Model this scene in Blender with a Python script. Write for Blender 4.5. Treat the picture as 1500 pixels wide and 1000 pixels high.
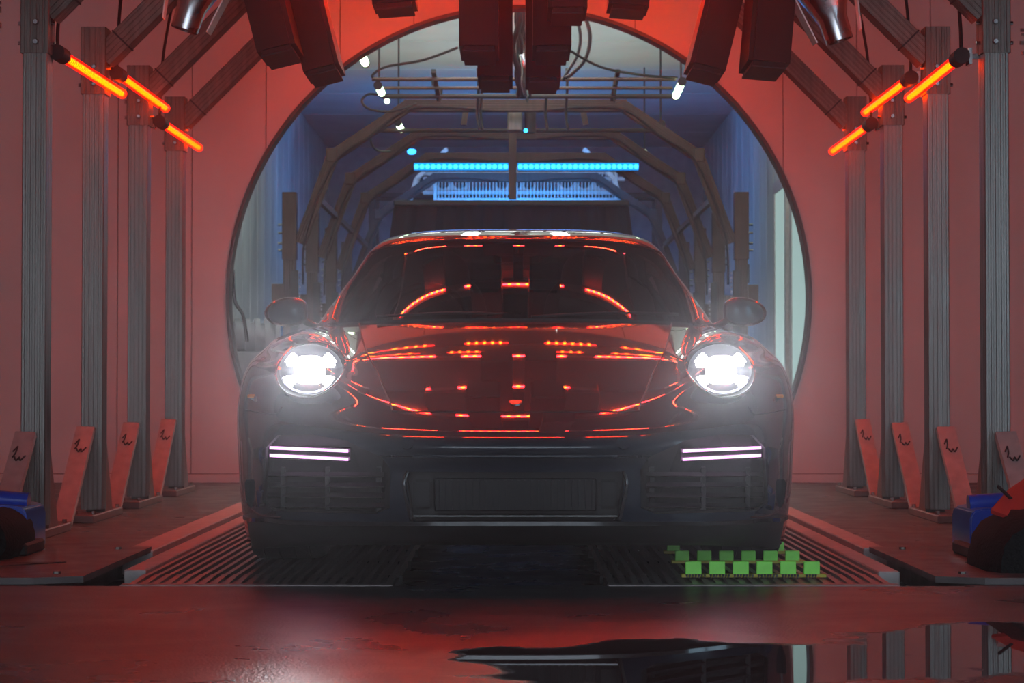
import bpy, bmesh, math, random
import numpy as np
from mathutils import Vector, Matrix
from mathutils.bvhtree import BVHTree

# ------------------------------------------------------------------ reset
for o in list(bpy.data.objects):
    bpy.data.objects.remove(o, do_unlink=True)
S = bpy.context.scene
C = S.collection
R = math.radians
random.seed(7)

# ------------------------------------------------------------------ camera
F = 3030.0
CAMZ = 0.6
cam = bpy.data.cameras.new('camera')
cam.sensor_width = 36.0
cam.lens = F / 1500 * 36
cam.clip_start = 0.05
cam.clip_end = 200
camo = bpy.data.objects.new('camera', cam)
C.objects.link(camo)
camo.location = (0, 0, CAMZ)
camo.rotation_euler = (R(90) + math.atan(70 / F), 0, math.atan(5 / F))
cam.dof.use_dof = True
cam.dof.focus_distance = 6.9
cam.dof.aperture_fstop = 9.0
S.camera = camo
CM = camo.rotation_euler.to_matrix()


def W(px, py, Y):
    """world point at distance Y from the camera that sits at pixel (px, py)"""
    d = CM @ Vector(((px - 750) / F, (500 - py) / F, -1))
    t = Y / d.y
    return Vector((d.x * t, Y, CAMZ + d.z * t))


# ------------------------------------------------------------------ world, exposure
wd = bpy.data.worlds.new('world')
S.world = wd
wd.use_nodes = True
wd.node_tree.nodes['Background'].inputs[0].default_value = (0.72, 0.84, 1.0, 1)
wd.node_tree.nodes['Background'].inputs[1].default_value = 4.0
S.view_settings.view_transform = 'Standard'
S.view_settings.look = 'None'
S.view_settings.exposure = 0.0
S.view_settings.gamma = 1.0
S.view_settings.use_curve_mapping = False


def area_light(name, loc, rot, sx, sy, power, col, parent=None):
    l = bpy.data.lights.new(name, 'AREA')
    l.shape = 'RECTANGLE'
    l.size = sx
    l.size_y = sy
    l.energy = power
    l.color = col
    o = bpy.data.objects.new(name, l)
    C.objects.link(o)
    o.location = loc
    o.rotation_euler = rot
    return o


# unseen fill lamps added to light the second bay, no fixtures modelled
area_light('bay_fill', (0, 15.2, 4.0), (0, 0, 0), 2.4, 0.3, 55, (0.92, 1.0, 0.88))
area_light('bay_fill', (0, 20.4, 4.0), (0, 0, 0), 2.4, 0.3, 22, (0.95, 1.0, 0.95))
area_light('ceiling_fill', (0, 16.6, 3.15), (R(180), 0, 0), 3.6, 4.5, 26, (0.92, 1.0, 0.90))  # added to brighten the bay ceiling from below, no lamp on the pipes
area_light('ceiling_fill', (0, 20.6, 3.2), (R(180), 0, 0), 3.6, 4.0, 32, (0.90, 1.0, 0.95))
area_light('side_wall_fill', (-0.4, 16.3, 3.85), (0, R(-62), 0), 0.3, 3.5, 34, (0.93, 1.0, 0.92))  # added pair that lifts the bay side walls, no fixture
area_light('side_wall_fill', (0.4, 16.3, 3.85), (0, R(62), 0), 0.3, 3.5, 34, (0.93, 1.0, 0.92))
area_light('violet_wall_fill', (-1.3, 24.6, 3.5), (0, R(75), 0), 0.5, 3.0, 3, (0.30, 0.24, 1.0))  # added pair that tints the upper side walls violet, no fixture
area_light('violet_wall_fill', (1.3, 24.6, 3.5), (0, R(-75), 0), 0.5, 3.0, 3, (0.30, 0.24, 1.0))
area_light('bay_fill', (0, 26.5, 4.0), (0, 0, 0), 2.4, 0.3, 10, (0.30, 0.30, 1.0))

# ------------------------------------------------------------------ materials
MATS = {}


def newmat(name):
    m = bpy.data.materials.new(name)
    m.use_nodes = True
    MATS[name] = m
    nt = m.node_tree
    return m, nt, nt.nodes['Principled BSDF']


def pbr(name, col, rough=0.5, metal=0.0, var=0.0, scale=8.0, bump=0.0, bscale=60.0, coat=0.0,
        rvar=0.0, stretch=(1, 1, 1), spec=0.5):
    m, nt, b = newmat(name)
    b.inputs['Base Color'].default_value = (*col, 1)
    b.inputs['Roughness'].default_value = rough
    b.inputs['Metallic'].default_value = metal
    b.inputs['Specular IOR Level'].default_value = spec
    b.inputs['Coat Weight'].default_value = coat
    b.inputs['Coat Roughness'].default_value = 0.03
    tc = nt.nodes.new('ShaderNodeTexCoord')
    mp = nt.nodes.new('ShaderNodeMapping')
    mp.inputs['Scale'].default_value = stretch
    nt.links.new(tc.outputs['Object'], mp.inputs[0])
    if var or rvar:
        n = nt.nodes.new('ShaderNodeTexNoise')
        n.inputs['Scale'].default_value = scale
        n.inputs['Detail'].default_value = 6
        nt.links.new(mp.outputs[0], n.inputs['Vector'])
        if var:
            r = nt.nodes.new('ShaderNodeMapRange')
            r.inputs['From Min'].default_value = 0.3
            r.inputs['From Max'].default_value = 0.7
            r.inputs['To Min'].default_value = 1 - var
            r.inputs['To Max'].default_value = 1 + var
            nt.links.new(n.outputs['Fac'], r.inputs['Value'])
            mx = nt.nodes.new('ShaderNodeVectorMath')
            mx.operation = 'SCALE'
            mx.inputs[0].default_value = col
            nt.links.new(r.outputs[0], mx.inputs['Scale'])
            nt.links.new(mx.outputs[0], b.inputs['Base Color'])
        if rvar:
            r = nt.nodes.new('ShaderNodeMapRange')
            r.inputs['From Min'].default_value = 0.3
            r.inputs['From Max'].default_value = 0.7
            r.inputs['To Min'].default_value = max(0.02, rough - rvar)
            r.inputs['To Max'].default_value = min(1, rough + rvar)
            nt.links.new(n.outputs['Fac'], r.inputs['Value'])
            nt.links.new(r.outputs[0], b.inputs['Roughness'])
    if bump:
        n2 = nt.nodes.new('ShaderNodeTexNoise')
        n2.inputs['Scale'].default_value = bscale
        n2.inputs['Detail'].default_value = 4
        nt.links.new(mp.outputs[0], n2.inputs['Vector'])
        bp = nt.nodes.new('ShaderNodeBump')
        bp.inputs['Strength'].default_value = bump
        bp.inputs['Distance'].default_value = 0.01
        nt.links.new(n2.outputs['Fac'], bp.inputs['Height'])
        nt.links.new(bp.outputs[0], b.inputs['Normal'])
    return m


def emit(name, col, s=1.0):
    m = bpy.data.materials.new(name)
    m.use_nodes = True
    nt = m.node_tree
    nt.nodes.clear()
    e = nt.nodes.new('ShaderNodeEmission')
    e.inputs[0].default_value = (*col, 1)
    e.inputs[1].default_value = s
    o = nt.nodes.new('ShaderNodeOutputMaterial')
    nt.links.new(e.outputs[0], o.inputs[0])
    MATS[name] = m
    return m


def glassy(name, tint, gloss_rough=0.02, ior=1.5, gcol=(1, 1, 1)):
    """thin glass: tinted see-through mixed with a fresnel reflection"""
    m = bpy.data.materials.new(name)
    m.use_nodes = True
    nt = m.node_tree
    nt.nodes.clear()
    o = nt.nodes.new('ShaderNodeOutputMaterial')
    t = nt.nodes.new('ShaderNodeBsdfTransparent')
    t.inputs[0].default_value = (*tint, 1)
    g = nt.nodes.new('ShaderNodeBsdfGlossy')
    g.inputs['Roughness'].default_value = gloss_rough
    g.inputs['Color'].default_value = (*gcol, 1)
    f = nt.nodes.new('ShaderNodeFresnel')
    f.inputs[0].default_value = ior
    mx = nt.nodes.new('ShaderNodeMixShader')
    nt.links.new(f.outputs[0], mx.inputs[0])
    nt.links.new(t.outputs[0], mx.inputs[1])
    nt.links.new(g.outputs[0], mx.inputs[2])
    nt.links.new(mx.outputs[0], o.inputs[0])
    MATS[name] = m
    return m


m_paint = pbr('slate_paint', (0.009, 0.017, 0.030), rough=0.6, metal=0.0, coat=1.0, spec=0.05)
m_gloss_black = pbr('gloss_black', (0.008, 0.008, 0.010), rough=0.12, coat=0.6)
m_black = pbr('matt_black', (0.012, 0.012, 0.013), spec=0.25, rough=0.55, var=0.2)
m_rubber = pbr('rubber', (0.012, 0.012, 0.012), rough=0.75, bump=0.3, bscale=120)
m_dark = pbr('dark_cavity', (0.010, 0.010, 0.011), rough=0.6)
m_alu = pbr('aluminium', (0.22, 0.205, 0.19), rough=0.38, metal=0.85, var=0.18, scale=5, rvar=0.10,
            stretch=(6, 6, 0.6), bump=0.05)
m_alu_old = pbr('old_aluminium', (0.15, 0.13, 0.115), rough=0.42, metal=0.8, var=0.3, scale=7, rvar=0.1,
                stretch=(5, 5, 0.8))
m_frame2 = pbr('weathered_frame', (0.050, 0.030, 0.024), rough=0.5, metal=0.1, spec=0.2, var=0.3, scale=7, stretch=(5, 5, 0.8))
m_plate = pbr('galvanised_plate', (0.52, 0.48, 0.46), rough=0.42, metal=0.45, var=0.15, scale=20, rvar=0.1)
m_steel = pbr('stainless_steel', (0.55, 0.55, 0.56), rough=0.24, metal=1.0, var=0.12, scale=12, rvar=0.08)
m_wall = pbr('white_wall_panel', (0.66, 0.62, 0.60), rough=0.48, var=0.05, scale=2.5, rvar=0.08)
m_wall2 = pbr('bay_wall_panel', (0.50, 0.53, 0.50), rough=0.40, var=0.22, scale=3.0, stretch=(1, 1, 0.25), rvar=0.12)
m_ceil = pbr('ceiling_panel', (0.50, 0.56, 0.51), rough=0.5, var=0.08, scale=2)
m_dceil = pbr('dark_ceiling', (0.012, 0.010, 0.010), rough=0.7, var=0.1)
m_dwall = pbr('side_wall_panel', (0.30, 0.27, 0.26), rough=0.5, var=0.08)
m_rim = pbr('portal_trim', (0.05, 0.045, 0.045), rough=0.45)
m_seam = pbr('seam_backing', (0.16, 0.12, 0.12), rough=0.7)
m_floor2 = pbr('side_slab', (0.06, 0.052, 0.050), rough=0.42, var=0.25, scale=6, rvar=0.16, bump=0.25, bscale=90)
m_pit = pbr('pit_floor', (0.02, 0.02, 0.024), rough=0.3, var=0.3, scale=5, rvar=0.1)
m_strip = pbr('concrete_strip', (0.42, 0.36, 0.34), rough=0.6, var=0.15, scale=14, bump=0.2)
m_grate = pbr('grate_bar', (0.26, 0.22, 0.21), rough=0.38, metal=0.5, var=0.2, scale=20)
m_cover = pbr('cover_plate', (0.075, 0.06, 0.058), rough=0.38, metal=0.3, var=0.25, scale=8, rvar=0.1)
m_railm = pbr('painted_rail', (0.16, 0.10, 0.09), rough=0.55, metal=0.1, var=0.2)
m_blue = pbr('blue_cover', (0.010, 0.045, 0.42), rough=0.32, coat=0.4, var=0.1)
m_green = pbr('green_plastic', (0.25, 0.88, 0.08), rough=0.4, var=0.08, scale=30)
m_yellow = pbr('yellow_link', (0.45, 0.40, 0.03), rough=0.5)
m_pad = pbr('black_nozzle_shell', (0.006, 0.0015, 0.0015), rough=0.5, spec=0.15)
m_bristle = pbr('black_bristle', (0.007, 0.007, 0.007), spec=0.12, rough=0.85, bump=0.8, bscale=90)
m_redcover = pbr('red_cover', (0.22, 0.02, 0.02), rough=0.5, var=0.12)
m_cable = pbr('black_cable', (0.008, 0.008, 0.009), rough=0.5, spec=0.2)
m_curtain = pbr('black_curtain', (0.005, 0.005, 0.008), spec=0.1, rough=0.8, bump=0.3, bscale=30)
m_amber = pbr('amber_lens', (0.60, 0.16, 0.01), rough=0.2, coat=0.5)
m_seat = pbr('seat_leather', (0.05, 0.045, 0.045), rough=0.5, var=0.1)
m_silver = pbr('silver_trim', (0.5, 0.5, 0.52), rough=0.25, metal=1)
m_ink = pbr('black_marker', (0.008, 0.008, 0.008), rough=0.6)
m_roll = pbr('grey_hose', (0.16, 0.17, 0.19), rough=0.6, var=0.1)
m_glass = glassy('windscreen_glass', (0.17, 0.16, 0.17), 0.01, 1.55)
m_clear = glassy('clear_lens', (0.93, 0.95, 0.97), 0.02, 1.35)
m_reflector = pbr('lamp_reflector', (0.30, 0.30, 0.32), rough=0.3, metal=0.9)
e_head = emit('headlamp_white', (1.0, 1.0, 1.06), 14)
e_headarc = emit('headlamp_arc', (0.75, 0.75, 1.0), 3.0)
e_drl = emit('daylight_strip', (1.0, 0.50, 1.0), 2.2)
e_red = emit('red_led_glow', (9.0, 0.10, 0.02), 1.0)
e_redc = emit('orange_led_core', (26.0, 2.4, 0.0), 1.0)
e_rib = emit('orange_led_rib', (14.0, 0.24, 0.0), 1.0)
e_redrow = emit('red_strip_glow', (230.0, 2.2, 3.6), 1.0)
e_redweak = emit('red_weak_strip_glow', (20.0, 0.22, 0.2), 1.0)
e_redweakdot = emit('red_weak_diode', (55.0, 6.0, 0.2), 1.0)
e_reddot = emit('red_strip_diode', (110.0, 13.0, 0.5), 1.0)
e_blue = emit('blue_led_dot', (0.20, 3.2, 9.0), 0.6)
e_bluebar = emit('blue_led_glow', (0.0, 0.42, 1.3), 1.3)
e_tube = emit('white_tube', (0.85, 1.25, 0.75), 7.0)
e_window = emit('daylight_pane', (0.42, 0.62, 0.60), 0.75)
e_green = emit('green_pilot', (0.02, 0.9, 0.25), 1.2)
e_spot = emit('cool_spot', (0.85, 1.2, 0.9), 3.0)


# wet concrete with puddles
def wet_floor():
    m, nt, b = newmat('wet_concrete')
    L = nt.links.new
    N = nt.nodes.new
    tc = N('ShaderNodeTexCoord')
    n1 = N('ShaderNodeTexNoise')
    n1.inputs['Scale'].default_value = 1.6
    n1.inputs['Detail'].default_value = 5
    n1.inputs['Roughness'].default_value = 0.6
    n1.inputs['Distortion'].default_value = 0.4
    L(tc.outputs['Object'], n1.inputs['Vector'])
    # one large puddle in front of the car, to the right, as an ellipse with a noisy shore
    mp = N('ShaderNodeMapping')
    mp.inputs['Location'].default_value = (-0.42 / 0.62, -4.55 / 0.42, 0)
    mp.inputs['Scale'].default_value = (1 / 0.62, 1 / 0.42, 1)
    L(tc.outputs['Object'], mp.inputs[0])
    ln = N('ShaderNodeVectorMath')
    ln.operation = 'LENGTH'
    L(mp.outputs[0], ln.inputs[0])
    mp2 = N('ShaderNodeMapping')
    mp2.inputs['Location'].default_value = (-1.25 / 0.50, -4.85 / 0.50, 0)
    mp2.inputs['Scale'].default_value = (1 / 0.50, 1 / 0.50, 1)
    L(tc.outputs['Object'], mp2.inputs[0])
    ln2 = N('ShaderNodeVectorMath')
    ln2.operation = 'LENGTH'
    L(mp2.outputs[0], ln2.inputs[0])
    mn = N('ShaderNodeMath')
    mn.operation = 'MINIMUM'
    L(ln.outputs['Value'], mn.inputs[0])
    L(ln2.outputs['Value'], mn.inputs[1])
    n3 = N('ShaderNodeTexNoise')
    n3.inputs['Scale'].default_value = 3.5
    n3.inputs['Detail'].default_value = 6
    L(tc.outputs['Object'], n3.inputs['Vector'])
    ad = N('ShaderNodeMath')
    ad.operation = 'MULTIPLY_ADD'
    L(n3.outputs['Fac'], ad.inputs[0])
    ad.inputs[1].default_value = 1.1
    L(mn.outputs[0], ad.inputs[2])
    pud = N('ShaderNodeMapRange')
    pud.inputs['From Min'].default_value = 1.42
    pud.inputs['From Max'].default_value = 1.52
    pud.inputs['To Min'].default_value = 1
    pud.inputs['To Max'].default_value = 0
    L(ad.outputs[0], pud.inputs['Value'])
    # roughness: damp 0.2-0.4, puddle 0.02
    rr = N('ShaderNodeMapRange')
    rr.inputs['From Min'].default_value = 0.35
    rr.inputs['From Max'].default_value = 0.65
    rr.inputs['To Min'].default_value = 0.25
    rr.inputs['To Max'].default_value = 0.42
    L(n1.outputs['Fac'], rr.inputs['Value'])
    mxr = N('ShaderNodeMix')
    L(pud.outputs[0], mxr.inputs[0])
    L(rr.outputs[0], mxr.inputs[2])
    mxr.inputs[3].default_value = 0.015
    L(mxr.outputs[0], b.inputs['Roughness'])
    cr = N('ShaderNodeMix')
    cr.data_type = 'RGBA'
    L(n1.outputs['Fac'], cr.inputs[0])
    cr.inputs[6].default_value = (0.022, 0.021, 0.021, 1)
    cr.inputs[7].default_value = (0.050, 0.046, 0.045, 1)
    L(cr.outputs[2], b.inputs['Base Color'])
    n2 = N('ShaderNodeTexNoise')
    n2.inputs['Scale'].default_value = 110
    n2.inputs['Detail'].default_value = 3
    L(tc.outputs['Object'], n2.inputs['Vector'])
    inv = N('ShaderNodeMath')
    inv.operation = 'SUBTRACT'
    inv.inputs[0].default_value = 1
    L(pud.outputs[0], inv.inputs[1])
    ml = N('ShaderNodeMath')
    ml.operation = 'MULTIPLY'
    L(inv.outputs[0], ml.inputs[0])
    ml.inputs[1].default_value = 0.35
    bp = N('ShaderNodeBump')
    bp.inputs['Distance'].default_value = 0.006
    L(ml.outputs[0], bp.inputs['Strength'])
    L(n2.outputs['Fac'], bp.inputs['Height'])
    L(bp.outputs[0], b.inputs['Normal'])
    b.inputs['Specular IOR Level'].default_value = 0.75
    return m


m_wet = wet_floor()


# ------------------------------------------------------------------ mesh helpers
def root_loc(p):
    v = Vector((0, 0, 0))
    while p is not None:
        v += p.location
        p = p.parent
    return v


def obj(name, bm, mat, parent=None, smooth=False, label=None, kind=None, cat=None, group=None, recalc=True,
        loc=None):
    """bm holds world coordinates; the object's own origin is at its parent (or at loc)"""
    me = bpy.data.meshes.new(name)
    if recalc:
        bmesh.ops.recalc_face_normals(bm, faces=bm.faces)
    sh = root_loc(parent) if parent else Vector((0, 0, 0))
    own = Vector((0, 0, 0))
    if loc is not None:
        own = Vector(loc) - sh
    bmesh.ops.translate(bm, verts=bm.verts, vec=-(sh + own))
    bm.to_mesh(me)
    bm.free()
    for mm in (mat if isinstance(mat, (list, tuple)) else [mat]):
        me.materials.append(mm)
    if smooth:
        for p in me.polygons:
            p.use_smooth = True
    o = bpy.data.objects.new(name, me)
    C.objects.link(o)
    o.location = own
    if parent:
        o.parent = parent
    if smooth == 'auto':
        set_auto(o)
    tag(o, label, cat, group, kind)
    return o


def set_auto(o, ang=35):
    me = o.data
    bm = bmesh.new()
    bm.from_mesh(me)
    for e in bm.edges:
        if len(e.link_faces) == 2 and e.calc_face_angle(0) > R(ang):
            e.smooth = False
    bm.to_mesh(me)
    bm.free()


def tag(o, label=None, cat=None, group=None, kind=None):
    if label:
        o['label'] = label
    if cat:
        o['category'] = cat
    if group:
        o['group'] = group
    if kind:
        o['kind'] = kind
    return o


def thing(name, label, cat, loc=(0, 0, 0), group=None):
    o = bpy.data.objects.new(name, None)
    o.empty_display_size = 0.1
    C.objects.link(o)
    o.location = loc
    return tag(o, label, cat, group)


def copy_tree(o, parent=None):
    c = o.copy()
    C.objects.link(c)
    if parent:
        c.parent = parent
    for ch in list(o.children):
        copy_tree(ch, c)
    return c


def B():
    return bmesh.new()


def box(bm, x0, x1, y0, y1, z0, z1, bev=0.0, seg=1):
    r = bmesh.ops.create_cube(bm, size=1)
    vs = r['verts']
    for v in vs:
        v.co = Vector((x0 + (v.co.x + .5) * (x1 - x0), y0 + (v.co.y + .5) * (y1 - y0), z0 + (v.co.z + .5) * (z1 - z0)))
    if bev:
        es = list({e for v in vs for e in v.link_edges})
        bmesh.ops.bevel(bm, geom=es, offset=bev, segments=seg, affect='EDGES', clamp_overlap=True)
    return bm


def frame_for(d, up=Vector((0, 0, 1))):
    d = d.normalized()
    if abs(d.dot(up)) > 0.98:
        up = Vector((0, 1, 0))
    s = d.cross(up).normalized()
    u = s.cross(d).normalized()
    return s, u


def loft(bm, rings, cap=True, close=True):
    vr = [[bm.verts.new(p) for p in r] for r in rings]
    n = len(vr[0])
    for a, b in zip(vr[:-1], vr[1:]):
        for i in range(n if close else n - 1):
            j = (i + 1) % n
            bm.faces.new((a[i], a[j], b[j], b[i]))
    if cap:
        bm.faces.new(vr[0])
        bm.faces.new(list(reversed(vr[-1])))
    return vr


def beam(bm, p0, p1, w, h, up=Vector((0, 0, 1))):
    """rectangular tube; w across, h along 'up'"""
    p0, p1 = Vector(p0), Vector(p1)
    s, u = frame_for(p1 - p0, up)
    c = [s * (-w / 2) + u * (-h / 2), s * (w / 2) + u * (-h / 2), s * (w / 2) + u * (h / 2), s * (-w / 2) + u * (h / 2)]
    loft(bm, [[p0 + k for k in c], [p1 + k for k in c]])
    return bm


def groove_profile(a, g=0.003, gw=0.006):
    """square extrusion section, half side a, with grooves in every face"""
    side = []
    for t in (-0.62, -0.22, 0.22, 0.62):
        c = t * a
        side += [(c - gw, a), (c - gw * 0.7, a - g), (c + gw * 0.7, a - g), (c + gw, a)]
    side = [(-a + 0.004, a)] + side + [(a - 0.004, a)]
    pts = []
    for k in range(4):
        ca, sa = [(1, 0), (0, -1), (-1, 0), (0, 1)][k]
        for x, y in side:
            pts.append((x * ca - y * sa, x * sa + y * ca))
    return pts


def profile_beam(bm, p0, p1, a, up=Vector((0, 0, 1)), g=0.003):
    p0, p1 = Vector(p0), Vector(p1)
    s, u = frame_for(p1 - p0, up)
    pr = groove_profile(a, g)
    loft(bm, [[p + s * x + u * y for x, y in pr] for p in (p0, p1)])
    return bm


def cyl(bm, p0, p1, r0, r1=None, n=16, cap=True):
    p0, p1 = Vector(p0), Vector(p1)
    r1 = r0 if r1 is None else r1
    s, u = frame_for(p1 - p0)
    loft(bm, [[p + (s * math.cos(2 * math.pi * i / n) + u * math.sin(2 * math.pi * i / n)) * r for i in range(n)]
              for p, r in ((p0, r0), (p1, r1))], cap=cap)
    return bm


def smooth_pts(pts, sub=6):
    pts = [Vector(p) for p in pts]
    out = []
    for i in range(len(pts) - 1):
        p0 = pts[max(i - 1, 0)]
        p1, p2 = pts[i], pts[i + 1]
        p3 = pts[min(i + 2, len(pts) - 1)]
        for k in range(sub):
            t = k / sub
            out.append(0.5 * ((2 * p1) + (p2 - p0) * t + (2 * p0 - 5 * p1 + 4 * p2 - p3) * t * t
                              + (3 * p1 - p0 - 3 * p2 + p3) * t ** 3))
    out.append(pts[-1])
    return out


def tube(bm, pts, r, n=8, sub=6):
    ps = smooth_pts(pts, sub) if sub > 1 else [Vector(p) for p in pts]
    rings = []
    s0 = None
    for i, p in enumerate(ps):
        d = (ps[min(i + 1, len(ps) - 1)] - ps[max(i - 1, 0)]).normalized()
        if s0 is None:
            s, u = frame_for(d)
        else:
            s = (s0 - d * s0.dot(d)).normalized()
            u = s.cross(d).normalized()
        s0 = s
        rings.append([p + (s * math.cos(2 * math.pi * k / n) + u * math.sin(2 * math.pi * k / n)) * r for k in range(n)])
    loft(bm, rings)
    return bm


def prism(bm, poly, y0, y1):
    """poly of (x, z), extruded along y"""
    a = [bm.verts.new((x, y0, z)) for x, z in poly]
    b = [bm.verts.new((x, y1, z)) for x, z in poly]
    n = len(poly)
    bm.faces.new(a)
    bm.faces.new(list(reversed(b)))
    for i in range(n):
        j = (i + 1) % n
        bm.faces.new((a[i], b[i], b[j], a[j]))
    return bm


def blob(bm, c, r, n=16, m=10, p=2.0, p2=None):
    """super-ellipsoid"""
    p2 = p2 or p
    def sp(v, e):
        return math.copysign(abs(v) ** (2 / e), v)
    rings = []
    for i in range(1, m):
        th = -math.pi / 2 + math.pi * i / m
        rings.append([Vector((c[0] + r[0] * sp(math.cos(th), p2) * sp(math.cos(2 * math.pi * k / n), p),
                              c[1] + r[1] * sp(math.cos(th), p2) * sp(math.sin(2 * math.pi * k / n), p),
                              c[2] + r[2] * sp(math.sin(th), p2))) for k in range(n)])
    loft(bm, rings)
    return bm


# ================================================================== STRUCTURE
YW = 13.3                    # portal wall
PCX, PCZ, PR = W(760, 435, YW).x, W(760, 435, YW).z, 427 * YW / F
XW = 3.5                     # half width of the wash bay
HC = 3.14                     # ceiling

# --- front floor (wet), side slabs, pit
bm = B(); box(bm, -XW, XW, -4.0, 6.33, -0.25, 0.0)
obj('floor', bm, m_wet, kind='structure')
LX = (-0.376, -1.285 + 0.075, -1.285, -1.33, -1.445)
RX = (0.282, 1.175, 1.25, 1.295, 1.385)
bm = B(); box(bm, -XW, LX[4], 6.33, YW + 0.2, -0.25, 0.0)
obj('floor', bm, m_floor2, kind='structure')
bm = B(); box(bm, RX[4], XW, 6.33, YW + 0.2, -0.25, 0.0)
obj('floor', bm, m_floor2, kind='structure')
bm = B(); box(bm, LX[4], RX[4], 6.33, YW + 0.2, -0.25, -0.09)
obj('floor', bm, m_pit, kind='structure')
bm = B(); box(bm, -4.0, 4.0, YW + 0.2, 31, -0.25, -0.01)
obj('floor', bm, m_pit, kind='structure')
# --- ceilings, side walls
bm = B(); box(bm, -XW - .1, XW + .1, -4.0, YW, HC, HC + 0.15)
obj('ceiling', bm, m_dceil, kind='structure')
bm = B(); box(bm, -XW - 0.12, -XW, -4.0, YW, -0.25, HC)
obj('wall_left', bm, m_dwall, kind='structure')
bm = B(); box(bm, XW, XW + 0.12, -4.0, YW, -0.25, HC)
obj('wall_right', bm, m_dwall, kind='structure')

# --- second bay
W2, H2, Y2 = 2.75, 4.15, 30.0
bm = B(); box(bm, -XW, XW, YW + 0.12, Y2 + .1, H2, H2 + 0.15)
c2 = obj('ceiling', bm, m_ceil, kind='structure')
for k in range(9):
    y = YW + 0.15 + k * 1.85
    for s in (-1, 1):
        bm = B(); box(bm, min(0.01 * s, W2 * s), max(0.01 * s, W2 * s), y + 0.012, y + 1.838, H2 - 0.03, H2 - 0.001, 0.006)
        obj('panel', bm, m_ceil, c2)
for s, nm in ((-1, 'wall_left'), (1, 'wall_right')):
    bm = B(); box(bm, min(W2 * s, (W2 + .12) * s), max(W2 * s, (W2 + .12) * s), YW + 0.12, Y2, -0.25, H2)
    w = obj(nm, bm, m_seam, kind='structure')
    for k in range(28):
        y = YW + 0.15 + k * 0.595
        bm = B(); box(bm, min((W2 - .03) * s, (W2 - .001) * s), max((W2 - .03) * s, (W2 - .001) * s), y, y + 0.585, 0, H2 - 0.04, 0.008)
        obj('panel', bm, m_wall2, w)
bm = B(); box(bm, -W2 - .1, W2 + .1, Y2, Y2 + 0.15, -0.25, H2)
obj('wall_back', bm, pbr('far_wall', (0.22, 0.23, 0.30), rough=0.5, var=0.15), kind='structure')

# --- daylight window in the right wall near the bay entrance (mirrored in the car's right corner)
bm = B()
for (a, b_, c_, d_) in ((4.62, 4.7, .3, 2.5), (5.7, 5.78, .3, 2.5), (4.62, 5.78, 2.42, 2.5), (4.62, 5.78, .3, .38), (5.17, 5.23, .38, 2.42)):
    box(bm, XW - 0.06, XW - 0.001, a, b_, c_, d_, 0.003)
wn = obj('window_4', bm, m_plate, kind='structure')
bm = B(); box(bm, XW - 0.03, XW - 0.015, 4.7, 5.7, 0.38, 2.42)
obj('pane', bm, emit('side_daylight', (0.50, 0.78, 1.0), 4.5), wn)

# --- portal wall: dark backing with panels, all cut round the opening
def arc_z(x, up, rr):
    d = rr * rr - (x - PCX) ** 2
    if d <= 0:
        return None
    return PCZ + (1 if up else -1) * math.sqrt(d)


def wall_strip(bm, x0, x1, y0, y1, rr, zlo=-0.02, zhi=HC):
    """solid strip of wall between x0 and x1 with the circle removed; returns polygons added"""
    n = 24
    xs = [x0 + (x1 - x0) * i / n for i in range(n + 1)]
    for e in (PCX - rr, PCX + rr):
        if x0 < e < x1:
            xs.append(e)
    xs = sorted(xs)
    ins = [abs(x - PCX) < rr for x in xs]
    if not any(ins):
        box(bm, x0, x1, y0, y1, zlo, zhi)
        return
    def strip(lo, hi):
        rings = []
        for x, a, b in zip(xs, lo, hi):
            rings.append([Vector((x, y0, a)), Vector((x, y1, a)), Vector((x, y1, b)), Vector((x, y0, b))])
        loft(bm, rings)
    top = [(arc_z(x, True, rr) if abs(x - PCX) < rr else PCZ) for x in xs]
    strip(top, [zhi] * len(xs))
    bot = [(arc_z(x, False, rr) if abs(x - PCX) < rr else PCZ) for x in xs]
    # lower piece only where it stands above the floor
    good = [b > zlo + 0.004 for b in bot]
    run = [i for i, g in enumerate(good) if g]
    if len(run) > 1:
        xs2 = [xs[i] for i in run]
        rings = [[Vector((xs[i], y0, zlo)), Vector((xs[i], y1, zlo)), Vector((xs[i], y1, bot[i])), Vector((xs[i], y0, bot[i]))]
                 for i in run]
        loft(bm, rings)


bm = B()
nb = 14
for k in range(nb):
    wall_strip(bm, -XW + 2 * XW * k / nb, -XW + 2 * XW * (k + 1) / nb, YW + 0.03, YW + 0.12, PR)
wall = obj('wall_back', bm, m_seam, kind='structure')
px_seams = [-1000 + 0]
step = 108.5 * YW / F
x = W(389, 400, YW).x - step * 4
while x < XW:
    a, b_ = max(x + 0.003, -XW), min(x + step - 0.003, XW)
    if b_ - a > 0.05:
        bm = B(); wall_strip(bm, a, b_, YW, YW + 0.028, PR + 0.001, zlo=0.06)
        if len(bm.faces):
            obj('panel', bm, m_wall, wall)
        else:
            bm.free()
    x += step
bm = B(); box(bm, -XW, PCX - math.sqrt(PR ** 2 - (PCZ - 0.03) ** 2) - .01, YW - 0.012, YW + 0.03, 0.0, 0.055, 0.004)
obj('baseboard_left', bm, m_wall, kind='structure')
bm = B(); box(bm, PCX + math.sqrt(PR ** 2 - (PCZ - 0.03) ** 2) + .01, XW, YW - 0.012, YW + 0.03, 0.0, 0.055, 0.004)
obj('baseboard_right', bm, m_wall, kind='structure')
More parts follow.
